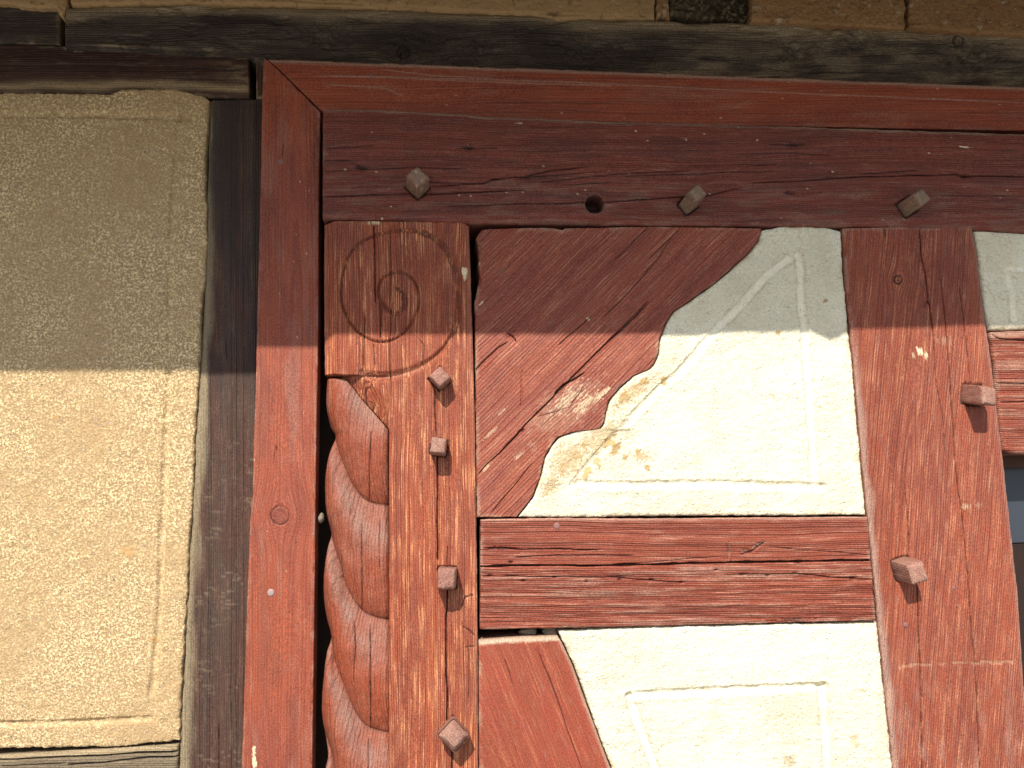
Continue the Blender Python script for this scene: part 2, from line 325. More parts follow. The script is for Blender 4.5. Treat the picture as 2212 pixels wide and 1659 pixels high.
def groove(c, pts, wpx, dep, smooth=True, lip=.0):
    """a rounded channel pressed into the surface"""
    X, Y = c['X'], c['Y']; xx = X+1.6*fbm(X/18, Y/18, 51, 3); yy = Y+1.6*fbm(X/18, Y/18, 52, 3)
    d, pos = pdist(xx, yy, curve(pts, 4) if len(pts) > 2 else pts)
    ww = wpx*(1+.15*fbm(X/40, Y/40, 53, 2)); q = np.clip(1-(d/ww)**2, 0, 1)
    c['H'] -= dep*(.8+.45*fbm(X/30, Y/30, 54, 3))*q**.75; c['mask'][..., 1] = np.maximum(c['mask'][..., 1], .35*np.exp(-((d-ww*1.05)/(ww*.22))**2)*sm(-.1, .4, fbm(X/9, Y/9, 57, 4))); c['H'] += lip*(.6+1.6*fbm(X/6, Y/6, 55, 3))*np.exp(-((d-ww*1.25)/(ww*.35))**2)
    if smooth: c['mask'][..., 0] = np.maximum(c['mask'][..., 0], .8*sm(.1, .95, q)*(.8+.4*fbm(X/14, Y/14, 56, 3)))
    return d, pos
def blob(c, x, y, rx, ry, ang=0, amt=1.0, ch=1, raise_=0.0, thr=.15, sc_=9, seed=5, stretch=(1, 1)):
    X, Y = c['X'], c['Y']; a = math.radians(ang); u = (X-x)*math.cos(a)-(Y-y)*math.sin(a); v = (X-x)*math.sin(a)+(Y-y)*math.cos(a)
    e = 1-np.hypot(u/rx, v/ry); n = fbm(u/sc_/stretch[0], v/sc_/stretch[1], seed, 4, .6)
    m = sm(thr, thr+.12, e*.9+n*.75)*(e > -.3)*amt
    c['mask'][..., ch] = np.maximum(c['mask'][..., ch], m); c['H'] += raise_*m*(.6+.5*fbm(X/4, Y/4, 61, 3))
    return m
def fibres(c, amp=.0006, fu=5, fw=130):
    c['H'] += amp*fbm(c['U']*fu, c['W']*fw, c['seed']+40, 3)+amp*2*fbm(c['U']*2.5, c['W']*14, c['seed']+44, 2)

def seat(c, x, y, side, rot, aspect=1.0, wd=2.2):
    """the cut mortice a peg sits in: an uneven dark gap round its foot"""
    X, Y = c['X'], c['Y']; m = (abs(X-x) < 50) & (abs(Y-y) < 50); a = math.radians(rot); hs = side*1.09/PXM/2
    u = (X-x)*math.cos(a)-(Y-y)*math.sin(a); v = ((X-x)*math.sin(a)+(Y-y)*math.cos(a))/aspect
    e = np.maximum(np.abs(u), np.abs(v))-hs+1.2*fbm(X/6, Y/6, int(x) % 50, 2); w_ = wd*np.clip(.7+.9*fbm(X/14, Y/14, int(y) % 50, 2), .3, 1.6)
    g_ = (1-sm(w_*.3, w_, e))*m; c['H'] -= .007*g_; c['mask'][..., 2] = np.maximum(c['mask'][..., 2], .8*g_)
    c['mask'][..., 2] = np.maximum(c['mask'][..., 2], .35*(1-sm(2, 9, e))*m*sm(-.3, .4, fbm(X/9, Y/9, 71, 3)))

# ================================================================== SETTING
def sheet(name, pts, mat, kind):
    me = bpy.data.meshes.new(name); me.from_pydata(pts, [], [(0, 1, 2, 3)]); me.update(); o = link(name, me, mat); tag(o, kind=kind); return o
sheet('ground', [(-400, -400, 0), (400, -400, 0), (400, 400, 0), (-400, 400, 0)], M['ground'], 'structure')
def boxmesh(name, x0, x1, y0, y1, z0, z1):
    V = [(x, y, z) for x in (x0, x1) for y in (y0, y1) for z in (z0, z1)]
    return mesh(name, V, [(0, 1, 3, 2), (4, 6, 7, 5), (0, 4, 5, 1), (2, 3, 7, 6), (0, 2, 6, 4), (1, 5, 7, 3)], smooth=False)
wc = link('wall', boxmesh('wall', -3.2, 3.6, .16, .45, 0, 2.95), M['core']); tag(wc, 'wall core behind the timbers, coloured dark to give shade in the gaps between them', 'wall')  # core kept near black so the gaps read as deep shade

# roof overhang that throws the shade: its lower edge follows the shadow line back along the sun's rays
EY = -.62
shade = [(-700, 806, -.062), (0, 806, -.062), (400, 804, -.062), (620, 750, -.022), (760, 723, 0), (1300, 722, 0), (1500, 720, 0), (1650, 716, 0), (1752, 711, 0), (1775, 722, 0), (1795, 731, 0), (1812, 726, 0), (1832, 712, 0), (2080, 704, 0), (2212, 700, 0), (2900, 690, 0)]
edge = []
for px, py, h in shade:
    x, z = wall(px, py, h); k = (-h-EY)/SUN.y
    edge.append((float(x)-SUN.x*k, EY, float(z)-SUN.z*k))
edge = [(-3.2, EY, edge[0][2])]+edge+[(3.6, EY, edge[-1][2])]
roof = empty('roof_overhang', (0, EY, edge[8][2])); tag(roof, 'overhanging roof edge above the frame, known by its shadow across the wall', 'roof')
V = []; n_ = len(edge)
for x, y, z in edge: V += [(x, y, z), (x, y+.03, z), (x, y+.03, 2.62+.0*z), (x, y, 2.62)]
Q = []
for i in range(n_-1):
    for a, b in ((0, 1), (1, 2), (2, 3), (3, 0)): Q.append((i*4+a, i*4+b, i*4+4+b, i*4+4+a))
link('fascia_board', mesh('fascia_board', V, Q, smooth=False), M['soffit'], roof)
me = mesh('soffit', [(x, y, z) for x in (-3.2, 3.6) for y, z in ((EY+.031, 2.50), (.5, 2.92), (.5, 3.0), (EY-.06, 2.66))], [(0, 1, 2, 3), (4, 7, 6, 5), (0, 4, 5, 1), (1, 5, 6, 2), (2, 6, 7, 3), (3, 7, 4, 0)], smooth=False)
link('soffit', me, M['soffit'], roof)

# ================================================================== LEFT SIDE
def f_sand(c):
    c['H'] += .0016*fbm(c['X']/22, c['Y']/22, 11, 5, .6)+.0007*fbm(c['X']/4, c['Y']/4, 12, 3, .7)
    c['H'] -= .0016*np.clip(1-c['dmin']/.007, 0, 1)**2*(1+1.5*fbm(c['X']/9, c['Y']/9, 13, 3))
    c['mask'][..., 0] = 0
    groove(c, [(-500, 240), (0, 246), (200, 247), (388, 252)], 9, .005)
    groove(c, [(392, 252), (384, 322), (376, 419), (371, 535), (369, 613), (367, 742), (363, 839), (359, 968), (355, 1083), (350, 1156), (347, 1285), (342, 1366), (334, 1446), (326, 1500)], 9, .006)
    groove(c, [(-500, 1570), (0, 1564), (161, 1561), (322, 1553)], 8, .006)
    c['mask'][..., 0] *= .75
    for x, y, r in ((275, 1190, 20), (330, 1380, 13), (120, 900, 9)): blob(c, x, y, r, r*.7, 10, .8, 1, .0015, .2, 8)
panelL = patch('plaster_panel', [(-500, 190), (-500, 1625)],
    [(450, 219), (451, 232), (446, 290), (442, 348), (440, 425), (446, 436), (446, 535), (442, 613), (434, 640), (429, 806), (424, 871), (419, 951), (416, 1083), (408, 1156), (403, 1285), (395, 1414), (388, 1543), (387, 1601)],
    [(-500, 196), (0, 201), (120, 200), (236, 203), (262, 191), (300, 193), (380, 190), (425, 204), (440, 206), (455, 217)],
    [(-500, 1625), (0, 1617), (129, 1616), (274, 1612), (338, 1604), (390, 1600)], -.060, M['sand'], f_sand, pitch=(2.2, 2.2), rad=(.003, .0025, .002, .003), rough=(2.6, 2.2), back=.09, seed=3, edgepale=0)
tag(panelL, 'sandy earth plaster panel with a thin incised border line, left of the dark post', 'plaster panel')

def f_dpost(c):
    fibres(c, .0007, 4, 160)
    X, Y = c['X'], c['Y']
    # sawn cross marks and pale left arris
    c['H'] += .0004*fbm(Y/3.0, X/26, 91, 3)
    c['mask'][..., 0] = np.maximum(c['mask'][..., 0], .85*(1-sm(.006, .026, c['dl']*(1+.5*fbm(Y/120, X/20, 92, 3)))))
    c['mask'][..., 2] = np.maximum(c['mask'][..., 2], .8*sm(-.1, .35, fbm(X/60, Y/230, 93, 4))*(1-sm(760, 900, Y))+.15)  # dark blotches end at the shadow line: shade painted on the upper post
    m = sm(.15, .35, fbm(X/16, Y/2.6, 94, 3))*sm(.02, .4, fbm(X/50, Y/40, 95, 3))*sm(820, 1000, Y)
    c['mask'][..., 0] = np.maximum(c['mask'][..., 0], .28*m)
dp = empty('dark_post', (-.43, .066, 1.0)); tag(dp, 'dark stained timber post with a bleached left edge, between sandy plaster and red casing', 'post')
patch('body', [(452, 212), (445, 430), (440, 640), (428, 806), (419, 951), (408, 1156), (400, 1300), (388, 1543), (384, 1659), (368, 2150)], [(590, 212), (590, 500), (570, 1083), (550, 1659), (530, 2150)],
      [(440, 215), (600, 213)], [(360, 2150), (600, 2150)], -.066, M['darkpost'], f_dpost, pitch=(1.8, 4), theta=math.pi/2, rad=(.010, .003, .003, .004), pith=(.9, -.05, 0), seed=8, parent=dp, edgepale=.4,
      cracks=[([(474, 1560), (472, 1659), (470, 1800)], 1.5, .006), ([(497, 1480), (500, 1540)], .8, .004), ([(488, 740), (491, 776)], 1.2, .004)])
patch('tenon', [(553, 118), (553, 213)], [(590, 118), (590, 213)], [(553, 117), (590, 119)], [(553, 212), (590, 212)], -.058, M['darkpost'], lambda c: fibres(c, .0007), pitch=(2, 3), theta=math.pi/2, seed=14, parent=dp, pith=(.9, -.05, 0))

def f_rail_dark(c):
    fibres(c, .0009, 4, 110); c['mask'][..., 0] = np.maximum(c['mask'][..., 0], .95*np.exp(-((c['db']-.017+.008*fbm(c['X']/110, c['Y']/30, 15, 3))/.0075)**2))
    c['mask'][..., 0] = np.maximum(c['mask'][..., 0], .5*sm(430, 540, c['X'])*sm(-.2, .3, fbm(c['X']/40, c['Y']/9, 16, 3)))
    blob(c, 165, 104, 34, 9, 0, .6, 0, 0, .1, 12)
jr = empty('scarfed_rail', (-.9, .066, 2.16)); tag(jr, 'dark red brown rail above the sandy panel, scarf jointed near the top left corner', 'rail')
patch('body', [(-500, 80), (-500, 190)], [(537, 113), (539, 212)], [(-500, 82), (129, 99), (535, 117)], [(-500, 196), (0, 202), (251, 204), (400, 206), (537, 212)], -.064, M['darkred'], f_rail_dark, pitch=(4, 1.5), rad=(.004, .004, .003, .006), pith=(-.5, -.1, 0), seed=21, parent=jr, edgepale=.35,
      cracks=[([(400, 146), (537, 150)], .8, .004), ([(330, 168), (530, 172)], .8, .004), ([(0, 140), (250, 141)], .5, .003), ([(200, 101), (290, 108), (420, 110)], 1.5, .008)])
patch('scarf_end', [(-500, -10), (-500, 80)], [(129, 20), (129, 97)], [(-500, -6), (0, 8), (40, 12), (65, 17), (129, 20)], [(-500, 80), (129, 97)], -.064, M['dark'],
      lambda c: (fibres(c, .0009), blob(c, -150, 60, 500, 30, 0, .5, 2, 0, .0, 40)), pitch=(4, 1.5), rad=(.004, .005, .006, .002), pith=(-.5, -.1, 0), seed=23, parent=jr, cracks=[([(-300, 48), (20, 57), (128, 59)], 1.2, .005)])

def f_lintel(c):
    fibres(c, .0010, 4, 90); X, Y = c['X'], c['Y']
    c['H'] -= .004*sm(.1, .5, fbm(X/60, Y/22, 25, 4))
    # straw-coloured upper edge, greyer to the right, rotten rough parts low down
    top = 1-sm(.008, .036, c['dt']*(1+.7*fbm(X/160, Y/40, 26, 4)))
    c['mask'][..., 0] = np.maximum(c['mask'][..., 0], .95*top)
    c['mask'][..., 0] = np.maximum(c['mask'][..., 0], .38*sm(1100, 1500, X)*sm(-.3, .4, fbm(X/70, Y/16, 27, 4)))
    for x, y, r in ((900, 95, 70), (1030, 110, 60), (1720, 118, 55), (1850, 80, 70), (2090, 130, 90), (710, 80, 60), (1260, 120, 80)):
        e = np.exp(-((X-x)/r)**2-((Y-y)/(r*.5))**2); c['H'] += -.0045*e*(.6+1.6*fbm(X/7, Y/13, 28, 4, .65)); c['mask'][..., 2] = np.maximum(c['mask'][..., 2], .7*e*sm(-.3, .4, fbm(X/16, Y/12, 29, 3)))
    c['mask'][..., 2] = np.maximum(c['mask'][..., 2], (1-top)*.75*sm(-.1, .4, fbm(X/170, Y/40, 30, 3))*(1-sm(1200, 1900, X)))
lint = patch('weathered_lintel', [(140, 0), (138, 97)], [(2800, 90), (2800, 240)], [(140, 10), (400, 6), (658, 13), (948, 22), (1142, 30), (1317, 38), (1620, 46), (1964, 61), (2212, 76), (2800, 100)],
    [(140, 97), (535, 115), (575, 145), (700, 160), (2212, 215), (2800, 240)], -.046, M['dark'], f_lintel, pitch=(3, 1.6), rad=(.005, .005, .012, .004), pith=(-.12, -.06, .01), seed=31,
    knots=[(2070, 88, 12), (872, 112, 14)], wob=.012, cracks=[([(140, 97), (322, 104), (480, 112), (640, 120)], 1.2, .006), ([(1317, 120), (1500, 122), (1690, 152), (1760, 156), (1990, 158)], 1, .005), ([(867, 100), (866, 135)], 1, .005), ([(865, 112), (885, 103)], 1.3, .006), ([(240, 104), (560, 112)], 1, .005)])
tag(lint, 'long grey weathered lintel with a straw-coloured top edge, above the red casing', 'lintel')

def f_lowrail(c):
    fibres(c, .0014, 4, 90); c['mask'][..., 0] = np.maximum(c['mask'][..., 0], .9*(1-sm(.004, .02, c['dt'])))
    c['mask'][..., 0] = np.maximum(c['mask'][..., 0], .35)
lr = patch('sill_rail', [(-500, 1640), (-500, 1850)], [(384, 1600), (383, 1850)], [(-500, 1640), (0, 1632), (200, 1620), (387, 1608)], [(-500, 1850), (387, 1840)], -.062, M['dark'], f_lowrail, pitch=(4, 1.3), rad=(.004, .006, .005, .004), pith=(.1, -.1, 0), seed=35,
    cracks=[([(-300, 1652), (0, 1642), (120, 1637), (260, 1630), (382, 1624)], -2.6, .012), ([(150, 1653), (260, 1643), (330, 1637), (384, 1634)], -2.4, .010), ([(0, 1655), (140, 1650)], 1.2, .006)])
tag(lr, 'grey cracked timber rail below the sandy plaster panel, at the bottom left corner', 'rail')

# ================================================================== RED CASING
cas = empty('door_casing', (-.35, .022, 1.2)); tag(cas, 'flat red-painted casing boards mitred at the top left, framing the timber gate', 'door casing')
def wear(c):
    X, Y = c['X'], c['Y']; c['mask'][..., 0] = np.maximum(c['mask'][..., 0], .2*sm(.12, .5, fbm(c['U']*7, c['W']*45, 38, 4, .6)))
    rs = np.random.RandomState(int(X.size % 97))
    for i in range(26): blob(c, rs.uniform(X.min(), min(X.max(), 2212)), rs.uniform(Y.min(), min(Y.max(), 1659)), rs.uniform(1.2, 3), rs.uniform(1, 2), 0, .6, 1, .0002, .15, 4)
    c['H'] -= .0022*np.clip(1-c['dmin']/.004, 0, 1)*sm(.15, .5, fbm(X/16, Y/16, 39, 3)); c['H'] += .0008*fbm(X/150, Y/150, 36, 2)
def f_cas(c):
    fibres(c, .0003, 3, 90); X, Y = c['X'], c['Y']
    blob(c, 549, 1640, 5, 26, 0, .9, 1, 0, .1, 7); wear(c)
    c['mask'][..., 2] = np.maximum(c['mask'][..., 2], .22*sm(0, .5, fbm(X/30, Y/120, 37, 3)))
patch('side_board', [(569, 128), (566, 226), (559, 548), (545, 1083), (540, 1124), (522, 1659), (505, 2150)], [(692, 230), (688, 477), (687, 742), (682, 1000), (680, 1221), (674, 1659), (664, 2150)],
      [(560, 126), (571, 127), (583, 133), (692, 241)], [(500, 2150), (700, 2150)], -.022, M['casing'], f_cas, pitch=(1.7, 4), theta=math.pi/2, rad=(.002, .002, .002, .002), pith=(.52, -.02, .012), seed=41, parent=cas, back=.04,
      knots=[(605, 1113, 20)], finey=((1080, 1150, 1.6),), edgepale=.3, wob=.006,
      cracks=[([(597, 962), (598, 975)], 2, .005), ([(594, 975), (590, 1010)], .6, .002), ([(613, 305), (610, 340)], .5, .002)])
def f_head(c):
    fibres(c, .0003, 3, 90); X, Y = c['X'], c['Y']
    wear(c); c['mask'][..., 0] = np.maximum(c['mask'][..., 0], .95*(1-sm(.0045, .0105, c['dt'])))
    for pts in ([(660, 161), (900, 168), (1200, 176), (1500, 190), (1800, 205), (2300, 225)], [(660, 164), (830, 168), (1080, 178), (1380, 187)], [(700, 183), (830, 190), (860, 204), (880, 207)], [(820, 150), (930, 163), (1080, 170)]):
        d, pos = pdist(X, Y+.8*fbm(X/40, 0*X, 5, 2), pts); e = np.exp(-(d/1.5)**2); c['H'] += .0006*e; c['mask'][..., 0] = np.maximum(c['mask'][..., 0], .75*e*np.clip(np.minimum(pos, 1-pos)*10, 0, 1))
patch('head_board', [(578, 127), (592, 139), (700, 244)], [(2800, 200), (2800, 310)], [(576, 127), (658, 129), (932, 139), (1317, 152), (2212, 186), (2800, 208)], [(697, 243), (890, 250), (1317, 267), (1782, 274), (2212, 282), (2800, 303)],
      -.022, M['casing'], f_head, pitch=(4, 1.4), rad=(.002, .002, .0045, .002), pith=(-.11, -.03, .008), seed=45, parent=cas, back=.04, edgepale=.15,
      cracks=[([(1040, 221), (1340, 223)], .5, .002), ([(1140, 237), (1300, 240)], .4, .002)])
def disc(name, px, py, r, mat, parent, h, proud=.0012):
    x, z = wall(px, py, h); V = [(x, -(h+proud*1.15), z)]; n = 18
    for k, (rr, dd) in enumerate(((.6, 1.1), (.9, .8), (1, 0), (1, -4))):
        for i in range(n):
            a = 2*math.pi*i/n; V.append((x+r*rr*math.cos(a), -(h+proud*dd), z+r*rr*math.sin(a)*1.05))
    me = bpy.data.meshes.new(name); Fc = [(0, 1+i, 1+(i+1) % n) for i in range(n)]
    for k in range(3):
        for i in range(n): Fc.append((1+k*n+i, 1+(k+1)*n+i, 1+(k+1)*n+(i+1) % n, 1+k*n+(i+1) % n))
    me.from_pydata([tuple(map(float, v)) for v in V], [], Fc); me.update()
    for p in me.polygons: p.use_smooth = True
    return link(name, me, mat, parent)
disc('nail_head', 607, 349, .0055, M['nail'], cas, -.022); disc('nail_head', 585, 1280, .006, M['nailgrey'], cas, -.022); disc('nail_head', 803, 163, .0052, M['nail'], cas, -.022)

# ================================================================== GATE HEAD BEAM
def z2(x, y): return (658.3+.3224*x, .3224*y)
def z3(x, y): return (1316.7+.4048*x, .4048*y)
def f_beam(c):
    seat(c, 902, 405, .0275, 45, 1.05); seat(c, 1486, 443, .025, 38); seat(c, 1960, 447, .027, 32)
    fibres(c, .0007, 4, 130); X, Y = c['X'], c['Y']
    c['mask'][..., 0] = np.maximum(c['mask'][..., 0], .95*(1-sm(.0015, .006, c['dt']*(1+.4*fbm(X/50, Y/30, 47, 3)))))
    r = np.hypot(X-1285, (Y-440)*1.0)*PXM; q = sm(.0168, .0156, r); c['H'] -= .045*q; c['mask'][..., 2] = np.maximum(c['mask'][..., 2], .9*q)
    c['mask'][..., 0] = np.maximum(c['mask'][..., 0], .35*np.exp(-((r-.0175)/.0012)**2))
    for x, y, rr in (z2(380, 1120)+(10,), z2(1100, 985)+(9,), z2(1270, 1195)+(4,), z2(1475, 1185)+(5,), z3(985, 770)+(9,), z3(1900, 937)+(8,), z3(960, 1025)+(6,)):
        e = np.exp(-((X-x)/rr/1.9)**2-((Y-y)/rr*1.7)**2); c['H'] -= .006*e*(1+fbm(X/4, Y/3, 48, 3)); c['mask'][..., 2] = np.maximum(c['mask'][..., 2], .8*sm(.3, .8, e))
    c['mask'][..., 2] = np.maximum(c['mask'][..., 2], .3*sm(.05, .5, fbm(X/90, Y/12, 49, 4)))
    # paler bloom over the lower half
    c['mask'][..., 0] = np.maximum(c['mask'][..., 0], .28*sm(-.05, .45, fbm(X/60, Y/10, 50, 4))*sm(.4, .7, c['dt']/(c['dt']+c['db'])))
    rs = np.random.RandomState(3)
    for i in range(46): blob(c, rs.uniform(700, 2212), rs.uniform(270, 480), rs.uniform(1.2, 3.2), rs.uniform(1, 2), rs.uniform(0, 90), .8, 1, .0003, .1, 4)
    blob(c, *z3(1900, 785), 20, 3, -6, .8, 1, 0, .25, 5); blob(c, *z2(1440, 825), 14, 3, 0, .5, 1, 0, .3, 5); blob(c, *z2(560, 1195), 8, 3, 0, .6, 0, 0, .3, 5)
bc = [([z2(120, 1317), z2(450, 1300), z2(700, 1295), z2(900, 1297), z2(1300, 1277), z2(1500, 1278)], 1.5, .010), ([z2(112, 1078), z2(200, 1077), z2(310, 1076)], 1.8, .009),
      ([z2(310, 1080), z2(380, 1120), z2(430, 1131), z2(700, 1121), z2(1080, 1126)], 1.0, .006), ([z2(840, 1245), z2(1200, 1220), z2(1270, 1195), z2(1460, 1190), z2(1480, 1185), z2(1650, 1140), z2(1930, 1115)], 1.5, .008),
      ([z2(1480, 1188), z2(1700, 1168), z2(2000, 1150)], .8, .005), ([z2(940, 1385), z2(1400, 1370), z2(1880, 1355), z2(2010, 1355), z3(0, 1078), z3(380, 1050), z3(520, 1045), z3(740, 990)], 1.3, .008),
      ([z2(1560, 1220), z2(1850, 1190), z2(2100, 1165), z3(430, 910)], 1.0, .006), ([z2(1750, 1240), z2(2060, 1220)], .9, .005), ([z3(60, 942), z3(700, 915), z3(900, 905)], .8, .005),
      ([z3(740, 972), z3(980, 965), z3(1350, 945), z3(1850, 930), z3(1900, 940), z3(2300, 947)], 1.5, .009), ([z3(1340, 930), z3(1650, 908)], 1.3, .006), ([z3(420, 882), z3(900, 872)], .9, .005),
      ([z2(120, 992), z2(270, 987), z2(480, 975)], .8, .005), ([z2(1010, 990), z2(1290, 990)], .7, .005), ([z3(650, 820), z3(980, 815), z3(1200, 828)], .6, .004), ([z3(840, 772), z3(1050, 768)], .8, .005),
      ([z2(700, 1215), z2(1090, 1222)], .5, .004), ([z3(1750, 1040), z3(2212, 1046)], .6, .004), ([z2(130, 1150), z2(330, 1140)], .7, .004)]
gb = patch('gate_head_beam', [(697, 237), (696, 470)], [(2800, 300), (2800, 520)], [(697, 237), (760, 234), (890, 240), (960, 244), (1045, 251), (1371, 264), (1782, 275), (2212, 289), (2800, 308)],
    [(697, 471), (1013, 481), (1371, 485), (1802, 488), (2105, 494), (2212, 500), (2800, 516)], .004, M['beam'], f_beam, pitch=(3.2, 1.35), rad=(.004, .004, .003, .009), pith=(-.62, -.12, .01), seed=51, finex=((1262, 1308, 1.2),), rough=(.7, 1.2), cracks=bc, edgepale=.3, wob=.008)
tag(gb, 'wide dark red head beam with a bored hole and three square pegs', 'beam')

# ================================================================== CARVED CORNER POST
def z5(x, y): return (658.3+.3224*x, 466.3+.3224*y)
SP = [(610, 480), (650, 510), (675, 570), (660, 620), (620, 650), (560, 630), (510, 570), (495, 500), (510, 430), (560, 390), (630, 378), (700, 400), (750, 470), (765, 560), (750, 650), (700, 740), (630, 810), (540, 845), (450, 835), (360, 780), (290, 690), (250, 580), (245, 460), (270, 330), (320, 230), (400, 160), (520, 115), (650, 95), (770, 105), (880, 155), (960, 240), (1010, 350), (1030, 480), (1030, 620), (1010, 740), (960, 850), (880, 940), (780, 1010), (680, 1050), (560, 1075), (440, 1070), (390, 1058)]
SPC = curve([z5(*p) for p in SP], 4)
def f_post(c):
    seat(c, 950, 820, .0265, 42); seat(c, 948, 967, .026, -9); seat(c, 966, 1247, .030, -1, 1.16); seat(c, 980, 1582, .031, 43, 1.12, 4)
    fibres(c, .0005, 3, 150); X, Y = c['X'], c['Y']
    d, pos = pdist(X, Y, SPC); wv = 3.4+2.5*(1-sm(.05, .14, pos))+6.5*sm(.55, .72, pos)*(1-.5*sm(.72, .80, pos))+4.5*sm(.86, .93, pos)
    m = (Y < 830)
    q = np.clip(1-d/wv, 0, 1)*m; c['H'] -= (.0062+.0005*sm(.5, .9, pos))*q**.9
    c['mask'][..., 0] = np.maximum(c['mask'][..., 0], .35*sm(.2, .8, q)*sm(.86, .92, pos)); c['mask'][..., 2] = np.maximum(c['mask'][..., 2], .42*sm(.1, .6, q)*(1-sm(.80, .88, pos))*sm(-.5, .2, fbm(X/20, Y/20, 59, 3)))  # groove shading put in colour: darker upper turns, paler lower arc
    # left arris of the carved block leans back
    c['H'] -= .014*np.clip(1-c['dl']/.022, 0, 1)**1.4*(Y < 812)
    # ground of the rope carving: cut back below the block
    line = np.interp(X, [700, 745, 780, 838, 842], [812, 815, 860, 925, 930])
    inx = 1-sm(836, 841, X); below = sm(803, 808, Y+.12*(X-700)*0)
    iny = sm(0, 1, (Y-809)/2.5)
    slope = np.clip((Y-815)/100, 0, 1)
    rec = .003+.016*np.clip(1-(line-Y)/60, 0, 1)
    c['H'] -= inx*iny*np.where(Y < line, rec*np.clip((840-X)/18, 0, 1)**.5, .05)
    c['H'] += .0016*np.exp(-((X-850)/6)**2)*(Y > 900)
    c['mask'][..., 2] = np.maximum(c['mask'][..., 2], .5*inx*iny*(Y > line))
    blob(c, *z5(1070, 375), 8, 16, 0, .9, 1, .0005, .15, 6, 5, (1, 3)); blob(c, 812, 480, 30, 10, 0, .7, 1, 0, .45, 5, 7, (1, 3))
    c['mask'][..., 0] = np.maximum(c['mask'][..., 0], .35*(1-sm(.002, .010, c['dr'])))
cp = empty('carved_corner_post', (-.15, 0, 1.2)); tag(cp, 'orange-red corner post carved with a spiral and a twisted rope down its left side', 'post')
pc = [([(808, 478), (810, 600), (811, 655)], 1.3, .010), ([(844, 486), (845, 640), (843, 740), (844, 860)], .7, .005), ([(821, 653), (822, 734)], .9, .006), ([(787, 680), (787, 800)], 1.1, .006), ([(855, 676), (853, 728)], .5, .004), ([(808, 740), (810, 790)], .7, .004),
      ([(939, 838), (940, 900), (943, 944)], 1.6, .009), ([(944, 975), (944, 1100), (945, 1208)], -1.7, .012), ([(966, 1180), (966, 1222)], .8, .006), ([(966, 1262), (965, 1330), (965, 1467), (966, 1560)], -2.0, .014), ([(975, 1610), (976, 1700), (974, 1900), (975, 2150)], -2.0, .014),
      ([(790, 835), (789, 870)], .8, .005), ([(1012, 1380), (1014, 1450), (1010, 1530)], .7, .004), ([(1006, 1397), (1030, 1397)], 1.5, .005), ([(1000, 1355), (1012, 1362), (1024, 1374)], 1.5, .006), ([(998, 1312), (1004, 1290), (1024, 1285)], 1.5, .006), ([(902, 730), (917, 748), (913, 790)], .5, .003)]
patch('body', [(698, 470), (697, 600), (699, 807), (736, 812), (738, 2150)], [(1013, 470), (1019, 660), (1026, 885), (1029, 1113), (1032, 1300), (1034, 1659), (1040, 2150)],
      [(698, 480), (723, 476), (997, 479), (1016, 488)], [(690, 2150), (1040, 2150)], 0, M['post'], f_post, pitch=(1.5, 2.6), theta=math.pi/2, rad=(.003, .005, .003, .003), pith=(.645, -.024, .010), seed=61, parent=cp, finey=((800, 822, .8),),
      knots=[(798, 877, 10)], cracks=pc, edgepale=.3, wob=.007)
v1 = curve([(697, 880), (718, 940), (730, 979), (755, 1038), (775, 1068), (799, 1085), (842, 1092)], 4); v2 = curve([(690, 1100), (709, 1155), (730, 1217), (745, 1266), (770, 1311), (799, 1333), (846, 1344)], 4); v3 = curve([(690, 1330), (709, 1383), (720, 1435), (740, 1485), (765, 1544), (795, 1578), (850, 1591)], 4)
def f_rope(c):
    X, Y = c['X'], c['Y']; vs = [np.interp(X, *zip(*v)) for v in (v1, v2, v3)]
    vs = [vs[0]-(vs[1]-vs[0])]+vs+[vs[2]+248, vs[2]+496, vs[2]+744]
    phi = np.zeros_like(X); k_ = np.zeros_like(X)
    for i in range(len(vs)-1):
        m = (Y >= vs[i]) & (Y < vs[i+1]); phi[m] = ((Y-vs[i])/(vs[i+1]-vs[i]))[m]; k_[m] = i
    prof = np.where(phi < .52, np.sin(np.pi/2*np.clip(phi/.52, 0, 1))**1.0, np.cos(np.pi/2*np.clip((phi-.52)/.48, 0, 1))**.62)
    u = c['dl']/PXM
    c['H'] += .0185*prof*(1+.25*fbm(X/70, Y/70, 64, 2))-.021+.0010*fbm(X/13, Y/30, 63, 3)
    c['H'] -= .022*(1-np.sqrt(np.clip(1-np.clip(1-u/58, 0, 1)**2, 0, 1)))
    c['H'] -= .007*np.clip(1-c['dr']/.010, 0, 1)**2
    c['H'] -= .008*np.clip(1-c['dt']/.02, 0, 1)**2*0
    c['H'] += .0004*fbm(X/9, Y/9, 66, 3)
    # light painted on the strands: paler upper sides, orange lower sides, darker creases
    c['mask'][..., 0] = np.maximum(.03, .85*np.exp(-((phi-.20)/.22)**2))*(.75+.6*fbm(X/25, Y/40, 67, 3))
    vd = np.minimum(np.abs(phi), np.abs(1-phi)); c['mask'][..., 2] = np.maximum(c['mask'][..., 2], .35*(1-sm(.0, .035, vd+.012*fbm(X/6, Y/6, 68, 3))))
